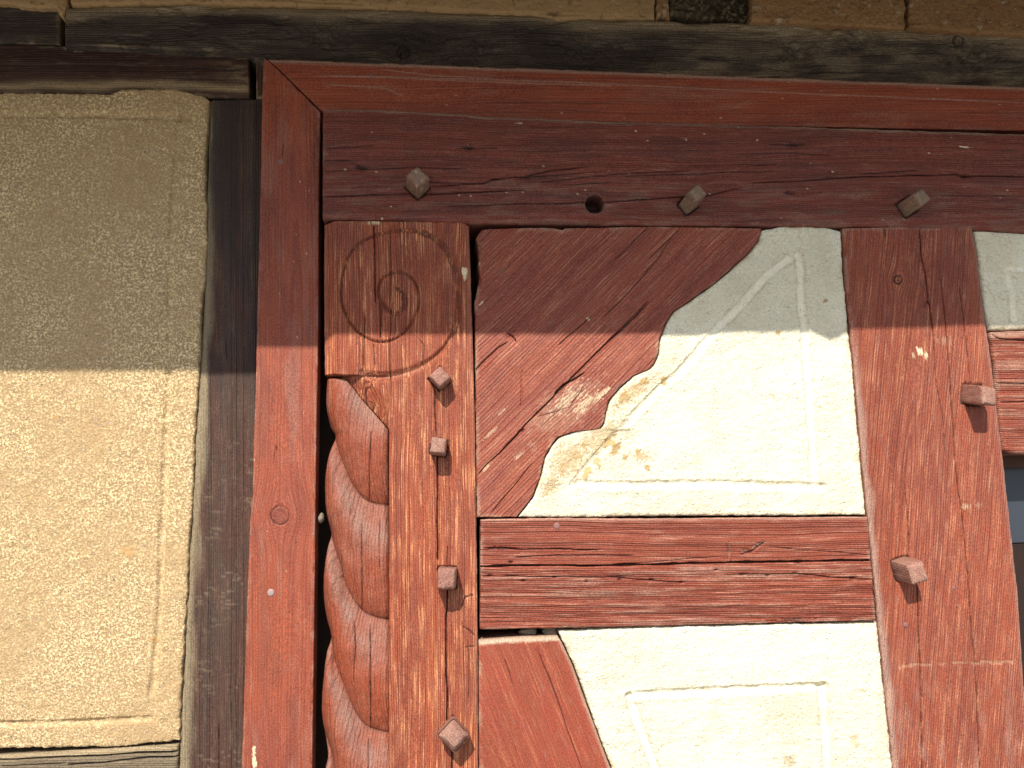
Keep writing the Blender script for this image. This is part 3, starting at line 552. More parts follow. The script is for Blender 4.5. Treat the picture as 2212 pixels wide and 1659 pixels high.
patch('rope_carving', curve([(702.6, 815), (699, 860), (701, 894), (710, 924), (718, 940), (707.6, 974), (698, 1028), (697, 1078), (701, 1118), (709, 1155), (702, 1187), (695, 1246), (694, 1296), (699, 1341), (708.6, 1383), (700, 1420), (694, 1475), (689, 1534), (691, 1579), (702, 1642), (697, 1680), (690, 1760), (691, 1830), (702, 1890), (692, 1960), (688, 2100), (690, 2150)], 4),
      [(838, 810), (838, 1090), (841, 1343), (845, 1659), (848, 2150)], [(700, 814), (745, 815), (780, 860), (839, 928)], [(690, 2150), (850, 2150)], 0, M['rope'], f_rope, pitch=(1.5, 1.7), theta=math.pi/2, rad=(.004, .001, .003, .002), pith=(.53, -.095, .02), seed=71, parent=cp, edgepale=0, wob=.004,
      cracks=[([(802, 930), (798, 1010), (796, 1085)], .9, .006), ([(780, 1130), (782, 1250), (779, 1330)], .8, .006), ([(818, 1120), (820, 1230)], .6, .004), ([(765, 1345), (768, 1400), (762, 1480)], .9, .006), ([(800, 1350), (800, 1460), (799, 1585)], 1.2, .008), ([(795, 1600), (796, 1700)], 1, .006), ([(735, 1200), (738, 1260)], .6, .004)])

# ================================================================== CURVED BRACE AND CREAM PANELS
OG = [(1647, 480), (1645, 495), (1638.5, 519), (1620, 543), (1576, 584), (1543, 612), (1491, 648.5), (1454, 673), (1438, 697), (1426, 729), (1422, 766), (1414, 786), (1402, 798), (1369, 811), (1341, 834), (1315, 865), (1306, 905), (1303, 917), (1295, 926), (1240, 932), (1206, 943), (1190, 962), (1177, 985), (1168, 1026), (1151.6, 1071), (1132, 1097), (1116, 1117), (1112, 1125)]
def f_brace(c):
    X, Y = c['X'], c['Y']; fibres(c, .0008, 5, 120)
    c['H'] -= .003*np.exp(-(np.hypot(X-1103, Y-724)/14)**2)*(1+fbm(X/4, Y/4, 80, 3))
    c['H'] += .003*np.exp(-((X-1095)/70)**2-((Y-765)/45)**2)
    for b, am in (((1225, 862, 90, 28, 44), .4), ((1262, 872, 70, 24, 44), .5), ((1300, 850, 50, 14, 44), .55), ((1085, 888, 22, 5, 44), .3), ((1060, 935, 36, 8, 44), .35), ((1120, 985, 24, 6, 44), .35), ((1050, 1010, 22, 7, 50), .4), ((1040, 655, 8, 5, 44), .7), ((1033, 570, 6, 16, 0), .6)):
        blob(c, *b, am, 1, .0004, .5, 3.2, 31, (2.6, 1))
    blob(c, 1270, 688, 5, 4, 0, .9, 1, .001, .1, 4); blob(c, 1215, 890, 110, 45, 40, .35, 0, 0, .1, 14)
    d, pos = pdist(X, Y, [(1128, 802), (1126, 876)]); c['H'] -= .0022*np.clip(1-d/3, 0, 1)
    c['mask'][..., 2] = np.maximum(c['mask'][..., 2], .6*sm(.0, .4, fbm(X/9, Y/14, 82, 3))*(1-sm(1032, 1042, X))*(Y > 515)*(Y < 625))
    c['H'] -= .006*sm(.0, .4, fbm(X/9, Y/14, 82, 3))*(1-sm(1034, 1044, X))*(Y > 515)*(Y < 625)
br = patch('curved_brace', [(1042, 480), (1038, 495), (1029, 514), (1034, 540), (1036, 600), (1030, 632), (1026, 650), (1028, 900), (1030, 1113), (1030, 1120)], OG, [(1030, 505), (1042, 495), (1060, 493), (1193, 491), (1215, 496), (1222, 492), (1371, 489), (1500, 490), (1645, 493)], [(1030, 1117), (1125, 1117)], -.001, M['brace'], f_brace,
    pitch=(1.9, 1.7), theta=math.radians(44), rad=(.004, .0035, .003, .002), pith=(.62, -.05, .015), seed=81, rough=(1.2, .8), edgepale=.55, wob=.006,
    cracks=[([(1030, 1030), (1052, 1003), (1080, 978), (1140, 912), (1206, 845), (1290, 762), (1371, 684), (1400, 655)], 1.6, .010), ([(1196, 852), (1215, 832), (1244, 818), (1262, 806)], 3, .009), ([(1027, 803), (1050, 776), (1074, 752), (1097, 738)], 1.2, .006), ([(1206, 747), (1245, 712), (1280, 684)], 1, .005), ([(1097, 720), (1108, 728), (1115, 738)], 1.8, .007),
            ([(1400, 560), (1440, 520), (1470, 492)], .8, .005), ([(1300, 690), (1360, 630), (1420, 560), (1450, 510)], .6, .004), ([(1330, 560), (1380, 510), (1400, 492)], .6, .004), ([(1060, 1110), (1110, 1050), (1150, 1000)], .7, .004), ([(1160, 900), (1230, 880), (1260, 840)], .5, .003), ([(1310, 740), (1400, 650)], .8, .005)])
tag(br, 'red ogee-edged brace with diagonal grain, between the carved post and the upper cream panel', 'brace')
POSTL = [(1819, 480), (1821, 498), (1827, 608), (1839, 725), (1851, 851), (1863, 990), (1877, 1125), (1891.5, 1271), (1901.6, 1372), (1914, 1493.5), (1932, 1659), (1985, 2150)]
def plast_relief(c, s=90):
    X, Y = c['X'], c['Y']; c['H'] += .0012*fbm(X/30, Y/30, s, 4, .6)+.0005*fbm(X/4, Y/4, s+1, 3, .7); c['H'] -= .0025*np.clip(1-c['dmin']/.008, 0, 1)**2*(1+.8*fbm(X/7, Y/7, s+2, 3)); c['mask'][..., 0] = 0
    c['H'] += .0022*fbm(X/95+.6*Y/95, Y/60, s+3, 3)+.0009*fbm(X/70, Y/16, s+4, 3)
    c['mask'][..., 1] = np.maximum(c['mask'][..., 1], .38*(1-sm(.001, .013, c['dmin']*(1+.8*fbm(X/22, Y/22, s+5, 4))))*sm(-.15, .4, fbm(X/40, Y/40, s+6, 4)))
    c['mask'][..., 1] = np.maximum(c['mask'][..., 1], .16*sm(.05, .5, fbm(X/80, Y/110, s+7, 5, .6)))
    rs = np.random.RandomState(s)
    for i in range(9):
        x0 = rs.uniform(X.min(), min(X.max(), 2212)); y0 = rs.uniform(Y.min(), min(Y.max(), 1659)); a = rs.uniform(0, 6.28); L_ = rs.uniform(14, 55); pts = [(x0, y0)]
        for k in range(4): a += rs.uniform(-.7, .7); pts.append((pts[-1][0]+L_/4*math.cos(a), pts[-1][1]+L_/4*math.sin(a)))
        d, p = pdist(X+1.5*fbm(X/8, Y/8, 58, 2), Y, pts); e = np.clip(1-d/1.6, 0, 1); c['H'] -= .0012*e; c['mask'][..., 1] = np.maximum(c['mask'][..., 1], .5*e)
def f_white1(c):
    plast_relief(c, 90)
    groove(c, [(1240, 1045), (1317, 956), (1357, 912), (1418, 847), (1479, 794), (1543, 717), (1592, 669), (1653, 600), (1707, 558)], 11, .005, lip=.0008)
    groove(c, [(1724, 552), (1728, 588), (1732, 669), (1738, 709), (1746, 831), (1752, 912), (1756, 992), (1760, 1040)], 10, .005, lip=.0008)
    groove(c, [(1252, 1044), (1317, 1049), (1519, 1047), (1778, 1053)], 11, .0055, lip=.0008)
    for b in ((1350, 855, 20, 11, 40), (1392, 824, 20, 9, 25), (1434, 822, 12, 12, 0), (1330, 968, 11, 26, -35), (1268, 1020, 11, 24, -38), (1378, 976, 9, 8, 0), (1350, 988, 8, 7, 0), (1398, 1010, 11, 8, 0), (1316, 955, 30, 14, 45), (1262, 962, 9, 9, 0), (1680, 719, 9, 6, 0), (1783, 650, 10, 4, 20)):
        blob(c, *b, .95, 1, .0012, .28, 6, 41)
    for b in ((1300, 945, 85, 42, 40), (1225, 995, 48, 60, -25), (1365, 850, 80, 24, 34), (1190, 1050, 28, 46, -20), (1385, 985, 34, 18, 0)): blob(c, *b, .7, 1, .0006, .3, 4, 43)
    for b in ((1245, 985, 24, 16, 30), (1215, 1010, 14, 24, -30), (1345, 865, 26, 10, 42), (1375, 835, 20, 8, 20), (1290, 1000, 12, 16, 0)): blob(c, *b, .85, 1, .0010, .3, 6, 46)
    for b in ((1320, 930, 90, 50, 40), (1240, 985, 60, 60, -20), (1375, 850, 80, 40, 30)): blob(c, *b, .22, 1, .0002, .1, 12, 44)
    rs = np.random.RandomState(9)
    for i in range(70): blob(c, rs.uniform(1300, 1850), rs.uniform(520, 1100), rs.uniform(1.2, 4), rs.uniform(1, 2), rs.uniform(0, 180), .45, 1, 0, .15, 4)
OGP = [(x+2.5, y) for x, y in OG]
w1 = patch('plaster_panel', OGP, [(x-2.5, y) for x, y in POSTL if y < 1130]+[(1870, 1125)], [(1640, 496), (1690, 490), (1740, 488), (1790, 491), (1822, 500)], [(1112, 1117), (1300, 1117), (1330, 1115), (1869, 1112)], -.003, M['white'], f_white1, pitch=(1.9, 1.9), rad=(.003, .004, .004, .003), rough=(1.6, 1.4), seed=91, edgepale=0)
tag(w1, 'cream plaster panel with an incised triangle, between the curved brace and the right post', 'plaster panel')
def f_white2(c):
    plast_relief(c, 100)
    groove(c, [(1362, 1502), (1560, 1493), (1776, 1483)], 11, .006, lip=.001)
    groove(c, [(1776, 1482), (1780, 1554), (1788, 1659), (1803, 1950)], 11, .006, lip=.001)
    groove(c, [(1360, 1506), (1381, 1570), (1414, 1659), (1500, 1950)], 11, .006, lip=.001)
    groove(c, [(1500, 1950), (1803, 1950)], 11, .006)
    for b in ((1705, 1642, 16, 14, 0), (1655, 1483, 9, 4, 30), (1860, 1490, 12, 6, 0), (1845, 1600, 14, 22, 0)): blob(c, *b, .5, 1, -.001, .25, 5, 45)
    blob(c, 1705, 1644, 18, 16, 0, .35, 2, -.002, .1, 6, 47)
w2 = patch('plaster_panel', [(1205, 1340), (1209, 1370), (1217, 1388), (1242, 1440), (1281, 1550), (1322, 1659), (1503, 2150)], [(x-2.5, y) for x, y in POSTL if y > 1100], [(1200, 1363), (1320, 1357), (1657, 1349), (1897, 1344)], [(1500, 2150), (1990, 2150)], -.003, M['white'], f_white2, pitch=(1.9, 1.9), rad=(.003, .004, .005, .003), rough=(1.6, 1.4), seed=95, edgepale=0)
tag(w2, 'cream plaster panel with an incised four-sided border, below the red cross rail', 'plaster panel')
def f_white3(c):
    plast_relief(c, 110); groove(c, [(2178, 580), (2300, 584), (2700, 590)], 8, .003); groove(c, [(2176, 582), (2186, 640), (2190, 690)], 8, .0025)
    blob(c, 2180, 690, 3, 14, 0, .4, 1, 0, .1, 4)
w3 = patch('plaster_panel', [(2103, 480), (2113, 535), (2129, 669), (2138, 715)], [(2800, 500), (2800, 715)], [(2100, 497), (2212, 503), (2800, 520)], [(2130, 713), (2212, 711), (2800, 703)], -.004, M['white'], f_white3, pitch=(2, 2), rad=(.003, .004, .004, .003), rough=(1.2, 1.2), seed=97, edgepale=0)
tag(w3, 'cream plaster panel at the right edge of the picture, above the short red rail', 'plaster panel')

# ================================================================== RIGHT POST
def z6(x, y): return (1810.5+.1819*x, 466.3+.1819*y)
def f_rpost(c):
    seat(c, 1949, 1228, .0305, 17, 1.05, 3); seat(c, 2098, 852, .030, -7, 1.1)
    X, Y = c['X'], c['Y']; fibres(c, .0006, 3, 140)
    c['mask'][..., 0] = np.maximum(c['mask'][..., 0], .75*(1-sm(.003, .014, c['dl']*(1+.5*fbm(X/30, Y/60, 120, 3))))*sm(600, 900, Y))
    c['mask'][..., 0] = np.maximum(c['mask'][..., 0], .45*(1-sm(.002, .007, c['dr'])))
    blob(c, 1987, 757, 8, 9, 0, .95, 1, .0008, .1, 6); blob(c, 1973, 765, 6, 14, 0, .4, 1, .0003, .4, 5); blob(c, 2001, 765, 4, 13, 0, .8, 1, .0003, .25, 5)
    blob(c, 2040, 735, 40, 20, 0, .12, 1, 0, .55, 4, 33, (1, 2.5)); blob(c, 2085, 1095, 14, 12, 0, .3, 1, 0, .35, 4, 35, (1, 2)); blob(c, 2110, 1090, 12, 10, 0, .2, 1, 0, .4, 4, 36)
    d, pos = pdist(X, Y+4*fbm(X/25, 0*X, 121, 3), [(1942, 1441), (1975, 1438), (2060, 1432), (2187, 1430)]); e = sm(.35, .75, np.exp(-(d/3.6)**2)*.9+.9*fbm(X/16, Y/5, 122, 4, .6)-.1)
    c['mask'][..., 1] = np.maximum(c['mask'][..., 1], .18*e); c['H'] -= .0008*e
    c['mask'][..., 0] = np.maximum(c['mask'][..., 0], .3*sm(.05, .5, fbm(X/18, Y/60, 123, 4))*sm(1300, 1700, Y))
rp = patch('right_post', [(x, y) for x, y in POSTL], [(2099, 480), (2110, 535), (2126, 669), (2138.5, 750), (2158.7, 911), (2168, 988), (2184, 1140), (2199, 1271), (2211, 1433), (2228, 1659), (2266, 2150)], [(1822, 493), (1900, 491), (1985, 489), (1990, 493), (2094, 489), (2101, 495)], [(1980, 2150), (2270, 2150)], 0, M['post2'], f_rpost,
    pitch=(1.5, 4), theta=math.pi/2-math.radians(4.5), rad=(.004, .004, .002, .003), pith=(1.650, -.030, .030), seed=121, edgepale=.35, wob=.004, finey=((585, 622, 1.8),),
    knots=[(1940, 604, 9)], cracks=[([(1988, 490), (1992, 553), (2001, 594), (2007, 639), (2011, 676)], 1.8, .011), ([(1995, 665), (2008, 650), (2016, 721), (2020, 790), (2024, 830)], 1.3, .009), ([(2024, 830), (2036, 905), (2041, 980)], .6, .004), ([(2029, 575), (2038, 650), (2045, 721), (2054, 850), (2064, 1000), (2087, 1200), (2098, 1350), (2110, 1500), (2118, 1659), (2150, 2000)], 1.2, .008), ([(2072, 612), (2083, 703), (2095, 823)], 1.0, .006),
    ([(1956, 1044), (1961, 1130), (1964, 1200)], .9, .006), ([(1982, 1262), (1986, 1380), (1989, 1520), (1993, 1659), (2005, 2100)], -1.3, .010), ([(1912, 493), (1914, 510)], .7, .004), ([(1990, 1503), (1999, 1502)], 1.5, .005)])
tag(rp, 'broad red post with a long split and two square pegs, at the right', 'post')
disc('nail_head', 1957, 1350, .0045, M['nail'], None, .0005).parent = rp
disc('nail_head', 2060, 1270, .0032, M['nail'], None, .0005).parent = rp

# ================================================================== CROSS RAIL AND LOWER BRACE
def zl(x, y): return (1316.7+.4048*x, 987.5+.4048*y)
def zr(x, y): return (658.3+.3224*x, 932.6+.3224*y)
def f_rail(c):
    X, Y = c['X'], c['Y']; seam = np.interp(X, [1037, 1371, 1883], [1223, 1219, 1209])
    lowh = sm(0, 14, Y-seam)
    wav = fbm(c['U']*9, c['W']*170, 131, 4, .6)
    c['H'] += .0004*wav+lowh*(.0013*wav+.0008*fbm(c['U']*14, c['W']*90, 132, 3))
    c['mask'][..., 0] = np.maximum(c['mask'][..., 0], lowh*.5*sm(.1, .45, fbm(c['U']*9, c['W']*170, 131, 4, .6)))
    c['mask'][..., 0] = np.maximum(c['mask'][..., 0], .7*(1-sm(.001, .007, c['dt'])))
    for p, r in [(zr(1240, 965), 3), (zr(1465, 1000), 3.5), (zr(1675, 975), 3.5), (zr(1890, 1005), 3), (zr(2110, 990), 3), (zr(1380, 875), 3), (zl(225, 655), 3), (zl(385, 668), 3), (zl(570, 602), 3), (zl(710, 628), 3), (zl(845, 632), 3), (zl(990, 620), 3), (zl(1300, 645), 4.5), (zl(1010, 558), 5)]:
        e = np.exp(-((X-p[0])/r/1.5)**2-((Y-p[1])/r*1.4)**2); c['H'] -= .006*e; c['mask'][..., 2] = np.maximum(c['mask'][..., 2], .8*sm(.3, .7, e))
    for b in ((1610, 1190, 12, 5, -20), (1640, 1176, 18, 5, 25), (1575, 1188, 3, 15, 0)):
        m = blob(c, *b, .55, 0, 0, .1, 5, 49); c['H'] -= .004*m
    m = blob(c, 1090, 1185, 34, 4, -2, .6, 2, 0, .1, 8, 51); c['H'] -= .006*m
    m = blob(c, 1715, 1340, 60, 5, 2, .4, 2, 0, .25, 8, 53); c['H'] -= .005*m
rl = empty('cross_rail', (.2, 0, 1.52)); tag(rl, 'red cross rail split lengthwise with a rough lower half, between the two cream panels', 'rail')
patch('body', [(1038, 1110), (1037, 1362)], [(1875, 1110), (1893, 1345)], [(1037, 1123), (1060, 1121), (1200, 1119), (1400, 1120), (1877, 1116)], [(1037, 1360), (1320, 1355), (1660, 1346), (1896, 1340)], .001, M['rail'], f_rail, pitch=(3, 1.25), rad=(.003, .003, .003, .003), pith=(1.3, -.1, .01), seed=131, parent=rl, edgepale=.45, wob=.008, rough=(.8, .9),
      cracks=[([(1037, 1223), (1200, 1222), (1371, 1219.5), (1600, 1216), (1885, 1209)], -3.6, .016), ([zr(1200, 775), zr(1330, 775), zr(1450, 790), zr(2000, 785)], 1.4, .007), ([zl(850, 480), zl(1400, 520)], .5, .003), ([zr(1180, 965), zr(1700, 975), zr(2212, 968)], .9, .006), ([zl(0, 640), zl(400, 670)], .9, .006), ([zl(600, 628), zl(1000, 625), zl(1400, 650)], .9, .006),
              ([zl(630, 465), zl(636, 500), zl(645, 568)], 1.6, .004), ([zl(700, 522), zl(760, 505), zl(830, 452)], 2.2, .006), ([zr(1400, 845), zr(1900, 820), zr(2212, 828)], .9, .005), ([zl(0, 575), zl(620, 530)], .5, .003)])
disc('nail_head', 1203, 1136, .0058, M['nail'], rl, .001)
def f_lb(c):
    X, Y = c['X'], c['Y']; fibres(c, .0004, 3, 110)
    c['mask'][..., 0] = np.maximum(c['mask'][..., 0], .95*(1-sm(.006, .010, c['dt']+.0015*fbm(X/12, Y/12, 141, 3))))
    c['mask'][..., 0] = np.maximum(c['mask'][..., 0], .55*(1-sm(.002, .009, c['dr'])))
lb = patch('lower_brace', [(1034, 1370), (1035, 1659), (1041, 2150)], [(1203, 1370), (1214, 1388), (1239, 1440), (1278, 1550), (1319, 1659), (1500, 2150)], [(1034, 1384), (1100, 1378), (1205, 1374)], [(1040, 2150), (1505, 2150)], 0, M['lowbrace'], f_lb, pitch=(1.8, 3), theta=math.radians(-68), rad=(.002, .004, .010, .002), pith=(-.2, -.1, .01), seed=141, edgepale=.3,
    cracks=[([(1160, 1400), (1200, 1500), (1255, 1659), (1290, 1760)], .6, .004), ([(1090, 1420), (1110, 1480)], .4, .002)])
tag(lb, 'sloping red brace at the bottom, right of the carved post and below the cross rail', 'brace')

# ================================================================== RIGHT EDGE
def f_rr(c):
    X, Y = c['X'], c['Y']; wav = fbm(c['U']*9, c['W']*150, 151, 4, .6); c['H'] += .0013*wav; c['mask'][..., 0] = np.maximum(c['mask'][..., 0], .45*sm(.05, .4, wav)); c['mask'][..., 0] = np.maximum(c['mask'][..., 0], .8*(1-sm(.008, .013, c['dt'])))
rr_ = patch('short_rail', [(2139, 700), (2141, 719), (2150, 790), (2156, 870), (2167, 975)], [(2800, 700), (2800, 980)], [(2138, 717), (2212, 714), (2800, 706)], [(2160, 970), (2185, 979), (2212, 981), (2800, 966)], 0, M['rail'], f_rr, pitch=(2.5, 1.3), rad=(.007, .003, .003, .006), pith=(1.1, -.1, .01), seed=151, cracks=[([(2143, 722), (2156, 731), (2180, 734), (2260, 737)], 2, .009), ([(2155, 827), (2250, 830)], .8, .005), ([(2160, 868), (2260, 866)], .8, .005)])
tag(rr_, 'weathered red rail at the right edge of the picture, above the dark window', 'rail')
win = empty('window', (1.1, .08, 1.3)); tag(win, 'dark window pane in a brown frame at the right edge, beside the right post', 'window')
def fpatch(nm, x0, x1, y0, y1, h, mat, back=.05):
    return patch(nm, [(x0, y0), (x0, y1)], [(x1, y0), (x1, y1)], [(x0, y0), (x1, y0)], [(x0, y1), (x1, y1)], h, mat, None, pitch=(8, 8), rad=(.002,)*4, parent=win, back=back, seed=161, edgepale=0, rough=(0, 0))
x0_, _ = wall(2140, 1300, -.075); x1_, _ = wall(2750, 1300, -.075); _, zt = wall(2212, 975, -.075); _, zb = wall(2212, 2100, -.075)
fw = .022
V = [(x0_, zt), (x1_, zt), (x1_, zb), (x0_, zb), (x0_+fw, zt-fw-.01), (x1_-fw, zt-fw-.01), (x1_-fw, zb+fw), (x0_+fw, zb+fw)]
V3 = [(x, .072, z) for x, z in V]+[(x, .12, z) for x, z in V]
Fq = []
for i in range(4): j = (i+1) % 4; Fq += [(i, j, 4+j, 4+i), (4+i, 4+j, 12+j, 12+i), (i, 8+i, 8+j, j)]
link('frame', mesh('frame', V3, Fq, smooth=False), M['frame'], win)
_, zm = wall(2212, 1172, -.095)
link('pane', boxmesh('pane', x0_+.01, x1_-.01, .100, .106, zm, zt-.01), M['glass'], win)
link('lower_dark_fill', boxmesh('lower_dark_fill', x0_+.01, x1_-.01, .094, .112, zb+.01, zm-.002), M['lowfill'], win)  # added dark fill standing in for the darker lower part of the opening

# ================================================================== EARTH WALL ABOVE THE LINTEL
def f_mud(c, s=170, a=.003):
    X, Y = c['X'], c['Y']; c['H'] += a*fbm(X/26, Y/22, s, 5, .6)+.0012*fbm(X/5, Y/5, s+1, 3, .7); c['mask'][..., 0] = 0
    rs = np.random.RandomState(s)
    for i in range(14): blob(c, rs.uniform(X.min(), min(X.max(), 2300)), rs.uniform(0, 60), rs.uniform(3, 9), rs.uniform(2, 5), 0, .8, 1, .001, .2, 5)
    c['mask'][..., 2] = np.maximum(c['mask'][..., 2], .5*sm(.35, .6, fbm(X/10, Y/9, s+5, 3)))
def earth(name, xl, xr, Bp, h, mat, fn, label, cat, seed, group=None, top=-420, ru=2.5):
    o = patch(name, [(xl, top), (xl+2, 90)], [(xr, top), (xr+2, 90)], [(xl-5, top), (xr+5, top)], Bp, h, mat, fn, pitch=(2.2, 2.2), rad=(.004, .005, .003, .005), rough=(ru, ru), seed=seed, edgepale=0)
    tag(o, label, cat, group); return o
def f_ren(c):
    f_mud(c, 180, .0015)
    d, p = pdist(c['X'], c['Y']+2*fbm(c['X']/40, 0*c['X'], 3, 3), [(-100, -12), (500, -8), (700, 4), (900, 16), (1050, 26), (1200, 30), (1410, 34)]); e = np.exp(-(d/2)**2); c['H'] -= .002*e
    blob(c, 1195, 30, 22, 6, 0, .7, 2, 0, .15, 6)
earth('render_patch', -500, 144, [(-500, -9), (0, 5), (65, 14), (122, 17), (127, 33), (137, 36), (146, 9)], -.050, M['mud2'], f_ren, 'tan earth render in the top left corner, left of the lintel end', 'earth render', 181)
earth('render_band', 148, 1414, [(148, 9), (400, 5), (658, 11), (948, 21), (1142, 29), (1206, 40), (1317, 37), (1414, 39)], -.040, M['mud2'], f_ren, 'long tan band of earth render resting on the top edge of the lintel', 'earth render', 183)
earth('mud_brick', 1418, 1446, [(1418, 38), (1434, 30), (1446, 38)], -.040, M['mud'], f_mud, 'narrow sliver of mud brick between the render and the dark charred stump', 'mud brick', 185, 'mud bricks above the lintel')
def f_cl(c):
    X, Y = c['X'], c['Y']; c['H'] += .010*fbm(X/11, Y/9, 191, 4, .65)-.004; c['mask'][..., 0] = 0; c['mask'][..., 1] = .55*sm(.1, .45, fbm(X/6, Y/5, 192, 3))
earth('beam_end', 1446, 1620, [(1446, 30), (1520, 38), (1620, 42)], -.048, M['clump'], f_cl, 'dark spongy rotten beam end set in the mud bricks above the lintel', 'beam end', 187)
earth('mud_brick', 1622, 1955, [(1622, 44), (1780, 52), (1940, 60), (1960, 60)], -.034, M['mud'], f_mud, 'mud brick with pale pebbles, right beside the dark beam end', 'mud brick', 189, 'mud bricks above the lintel')
def f_mud2(c):
    f_mud(c, 200)
earth('mud_brick', 1963, 2320, [(1960, 55), (2100, 70), (2320, 78)], -.034, M['mud'], f_mud2, 'pitted mud brick at the top right corner of the picture', 'mud brick', 193, 'mud bricks above the lintel')

# ================================================================== PEGS
def peg(bx, by, tx, ty, p, side, rot, label, mat, aspect=1.0, chamf=.004, taper=.93, seed=0, tipin=.78):
    x0, z0 = wall(bx, by, 0); x1, z1 = wall(tx, ty, p); x0, z0, x1, z1 = map(float, (x0, z0, x1, z1))
    rs = np.random.RandomState(seed); a = math.radians(rot); n = 9; V = []; side *= 1.09; CO = np.array([(-1, 1), (1, 1), (1, -1), (-1, -1)])+rs.uniform(-.10, .10, (4, 2)); kx, kz = rs.uniform(-.22, .22, 2)
    prof = [(-.6, 1.02), (0, 1.0), (.3, .99), (.6, .97), (.8, taper+.02), (1-chamf/p, taper), (1-.35*chamf/p, taper*(.5+.5*tipin)), (1, taper*tipin)]
    for (u, sc_) in prof:
        cxx = x0+(x1-x0)*u; czz = z0+(z1-z0)*u
        for e in range(4):
            for k in range(n):
                q = -1+2*k/n; f_ = k/n; c0_ = CO[e]; c1_ = CO[(e+1) % 4]; pts = (c0_[0]*(1-f_)+c1_[0]*f_, c0_[1]*(1-f_)+c1_[1]*f_)
                m_ = max(abs(q), 0); rd = 1-.055*max(0, m_-.78)/.22
                lx = pts[0]*rd*side/2*sc_; lz = pts[1]*rd*side*aspect/2*sc_
                V.append((cxx+lx*math.cos(a)-lz*math.sin(a), -(p*u)-(kx*lx+kz*lz)*max(0, u-.5)*2, czz+lx*math.sin(a)+lz*math.cos(a)))
    V = np.array(V); R_ = 4*n; np_ = len(prof)
    jit = fbm(V[:, 0]*220, V[:, 2]*220+V[:, 1]*180, seed, 3)[:, None]*.0013; V = V+jit*np.array([[1, 0, 1]]); V[:, 1] += jit[:, 0]
    Q = []
    for r in range(np_-1):
        for i in range(R_): Q.append((r*R_+i, r*R_+(i+1) % R_, (r+1)*R_+(i+1) % R_, (r+1)*R_+i))
    # head: concentric rings to the centre
    base = (np_-1)*R_; cen = V[base:base+R_].mean(0); prev = base; Vl = [V]; cnt = len(V)
    for f in (.66, .33, .04):
        ring = cen+(V[base:base+R_]-cen)*f; ring[:, 1] += -.0006+.0005*fbm(ring[:, 0]*300, ring[:, 2]*300, seed+5, 2); Vl.append(ring)
        for i in range(R_): Q.append((prev+i, prev+(i+1) % R_, cnt+(i+1) % R_, cnt+i))
        prev = cnt; cnt += R_
    Va = np.concatenate(Vl); gc = np.stack([-Va[:, 1], Va[:, 0], Va[:, 2]], -1)+seed*.37
    mask = np.zeros((len(Va), 4)); mask[:, 3] = 1; hd = -Va[:, 1] > p-chamf*1.3
    mask[:, 0] = np.where(hd, .35, .15)+.4*sm(.1, .5, fbm(Va[:, 0]*250, Va[:, 2]*250+Va[:, 1]*200, seed+7, 3))
    mask[:, 1] = .7*sm(.42, .6, fbm(Va[:, 0]*260, Va[:, 2]*260+Va[:, 1]*90, seed+9, 3)) if 'cream' in label else 0
    me = mesh('wooden_peg', Va-np.array([x0, 0, z0]), Q, dict(ring=('FLOAT', Va[:, 0]*1.3+Va[:, 2]), gc=('FLOAT_VECTOR', gc), mask=('FLOAT_COLOR', mask)))
    me.set_sharp_from_angle(angle=math.radians(35))
    o = link('wooden_peg', me, mat); o.location = (x0, 0, z0)
    tag(o, label, 'peg', 'square wooden pegs driven into the gate timbers')
peg(902, 405, 903, 379, .048, .0275, 45, 'diamond-turned peg with cream flecks, leftmost in the dark red head beam', M['pegdusty'], seed=1, aspect=1.05)
peg(1486, 443, 1508, 414, .055, .0250, 38, 'brown peg in the head beam just right of the bored hole', M['pegdusty'], seed=2)
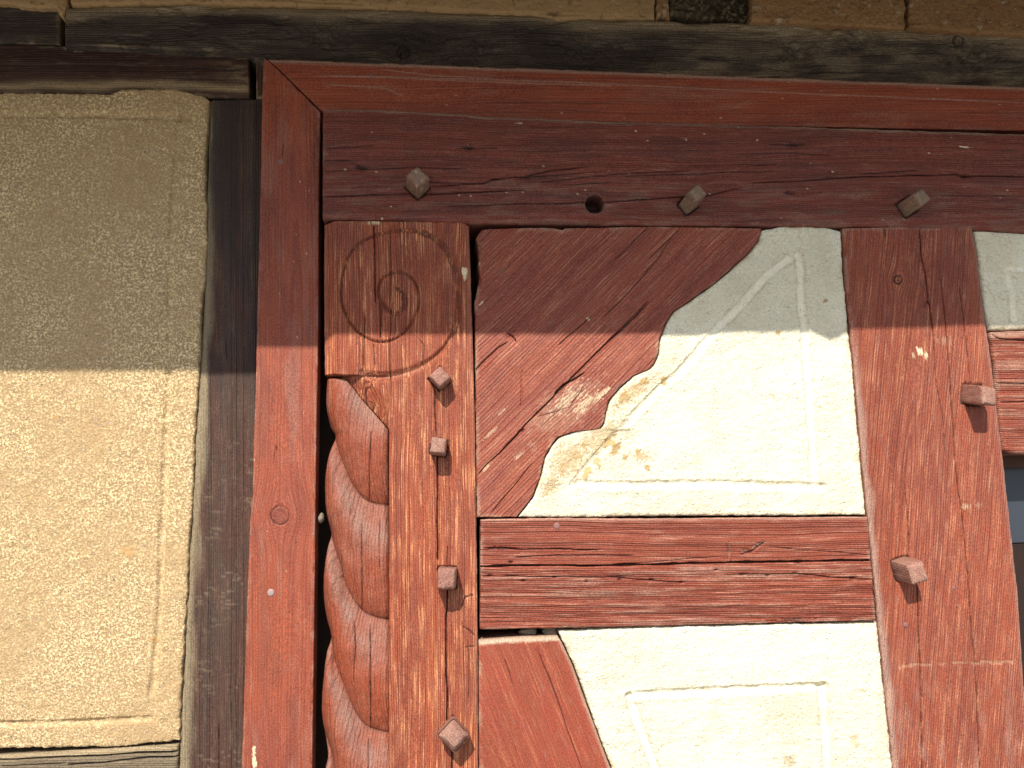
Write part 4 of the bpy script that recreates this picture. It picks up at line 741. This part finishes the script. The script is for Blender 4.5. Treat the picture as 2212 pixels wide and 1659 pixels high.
peg(1960, 447, 1994, 424, .052, .0270, 32, 'brown peg in the head beam above the right post', M['pegdusty'], seed=3)
peg(950, 820, 949.5, 814, .036, .0265, 42, 'diamond-turned peg just below the carved spiral on the corner post', M['peg'], seed=4)
peg(948, 967, 947, 963, .040, .0260, -9, 'small squarish peg, second down on the carved corner post', M['peg'], seed=5)
peg(966, 1247, 964.5, 1250, .050, .0300, -1, 'upright peg with square head, third down on the carved corner post, level with the rail', M['peg'], aspect=1.16, chamf=.006, seed=6)
peg(980, 1580, 981, 1591, .044, .0310, 43, 'large faceted peg with pointed outline, lowest on the carved corner post', M['peg'], aspect=1.12, chamf=.013, taper=1.0, tipin=.6, seed=7)
peg(1949, 1228, 1985, 1238, .047, .0305, 17, 'pale peg leaning right on the right post, beside the end of the cross rail', M['peg'], seed=8, aspect=1.05)
peg(2098, 852, 2140, 855, .052, .0300, -7, 'pale chipped peg near the right edge of the right post, beside the short rail', M['peg'], seed=9, aspect=1.1)

# ================================================================== CRUMBS OF MORTAR IN THE GAPS
def crumb(px, py, h, r, label, seed):
    x, z = wall(px, py, h); me = bpy.data.meshes.new('mortar_crumb')
    import bmesh
    bm = bmesh.new(); bmesh.ops.create_icosphere(bm, subdivisions=3, radius=1)
    for v in bm.verts:
        k = 1+.35*float(fbm(v.co.x*1.7+seed, v.co.y*1.7+v.co.z*2.1, seed, 3)); v.co = Vector((v.co.x*r[0], v.co.y*r[1], v.co.z*r[2]))*k
    bm.to_mesh(me); bm.free()
    for p in me.polygons: p.use_smooth = True
    o = link('mortar_crumb', me, M['crumb']); o.location = (float(x), -h, float(z)); tag(o, label, 'mortar crumb', 'mortar crumbs caught in the gaps')
crumb(694, 1119, -.03, (.005, .008, .008), 'pale mortar crumb in the dark gap between casing and rope carving', 1)
crumb(1140, 1364, -.03, (.016, .012, .007), 'left mortar crumb in the slot under the cross rail', 2)
crumb(1188, 1364, -.025, (.013, .01, .008), 'right mortar crumb in the slot under the cross rail, touching the cream panel', 3)
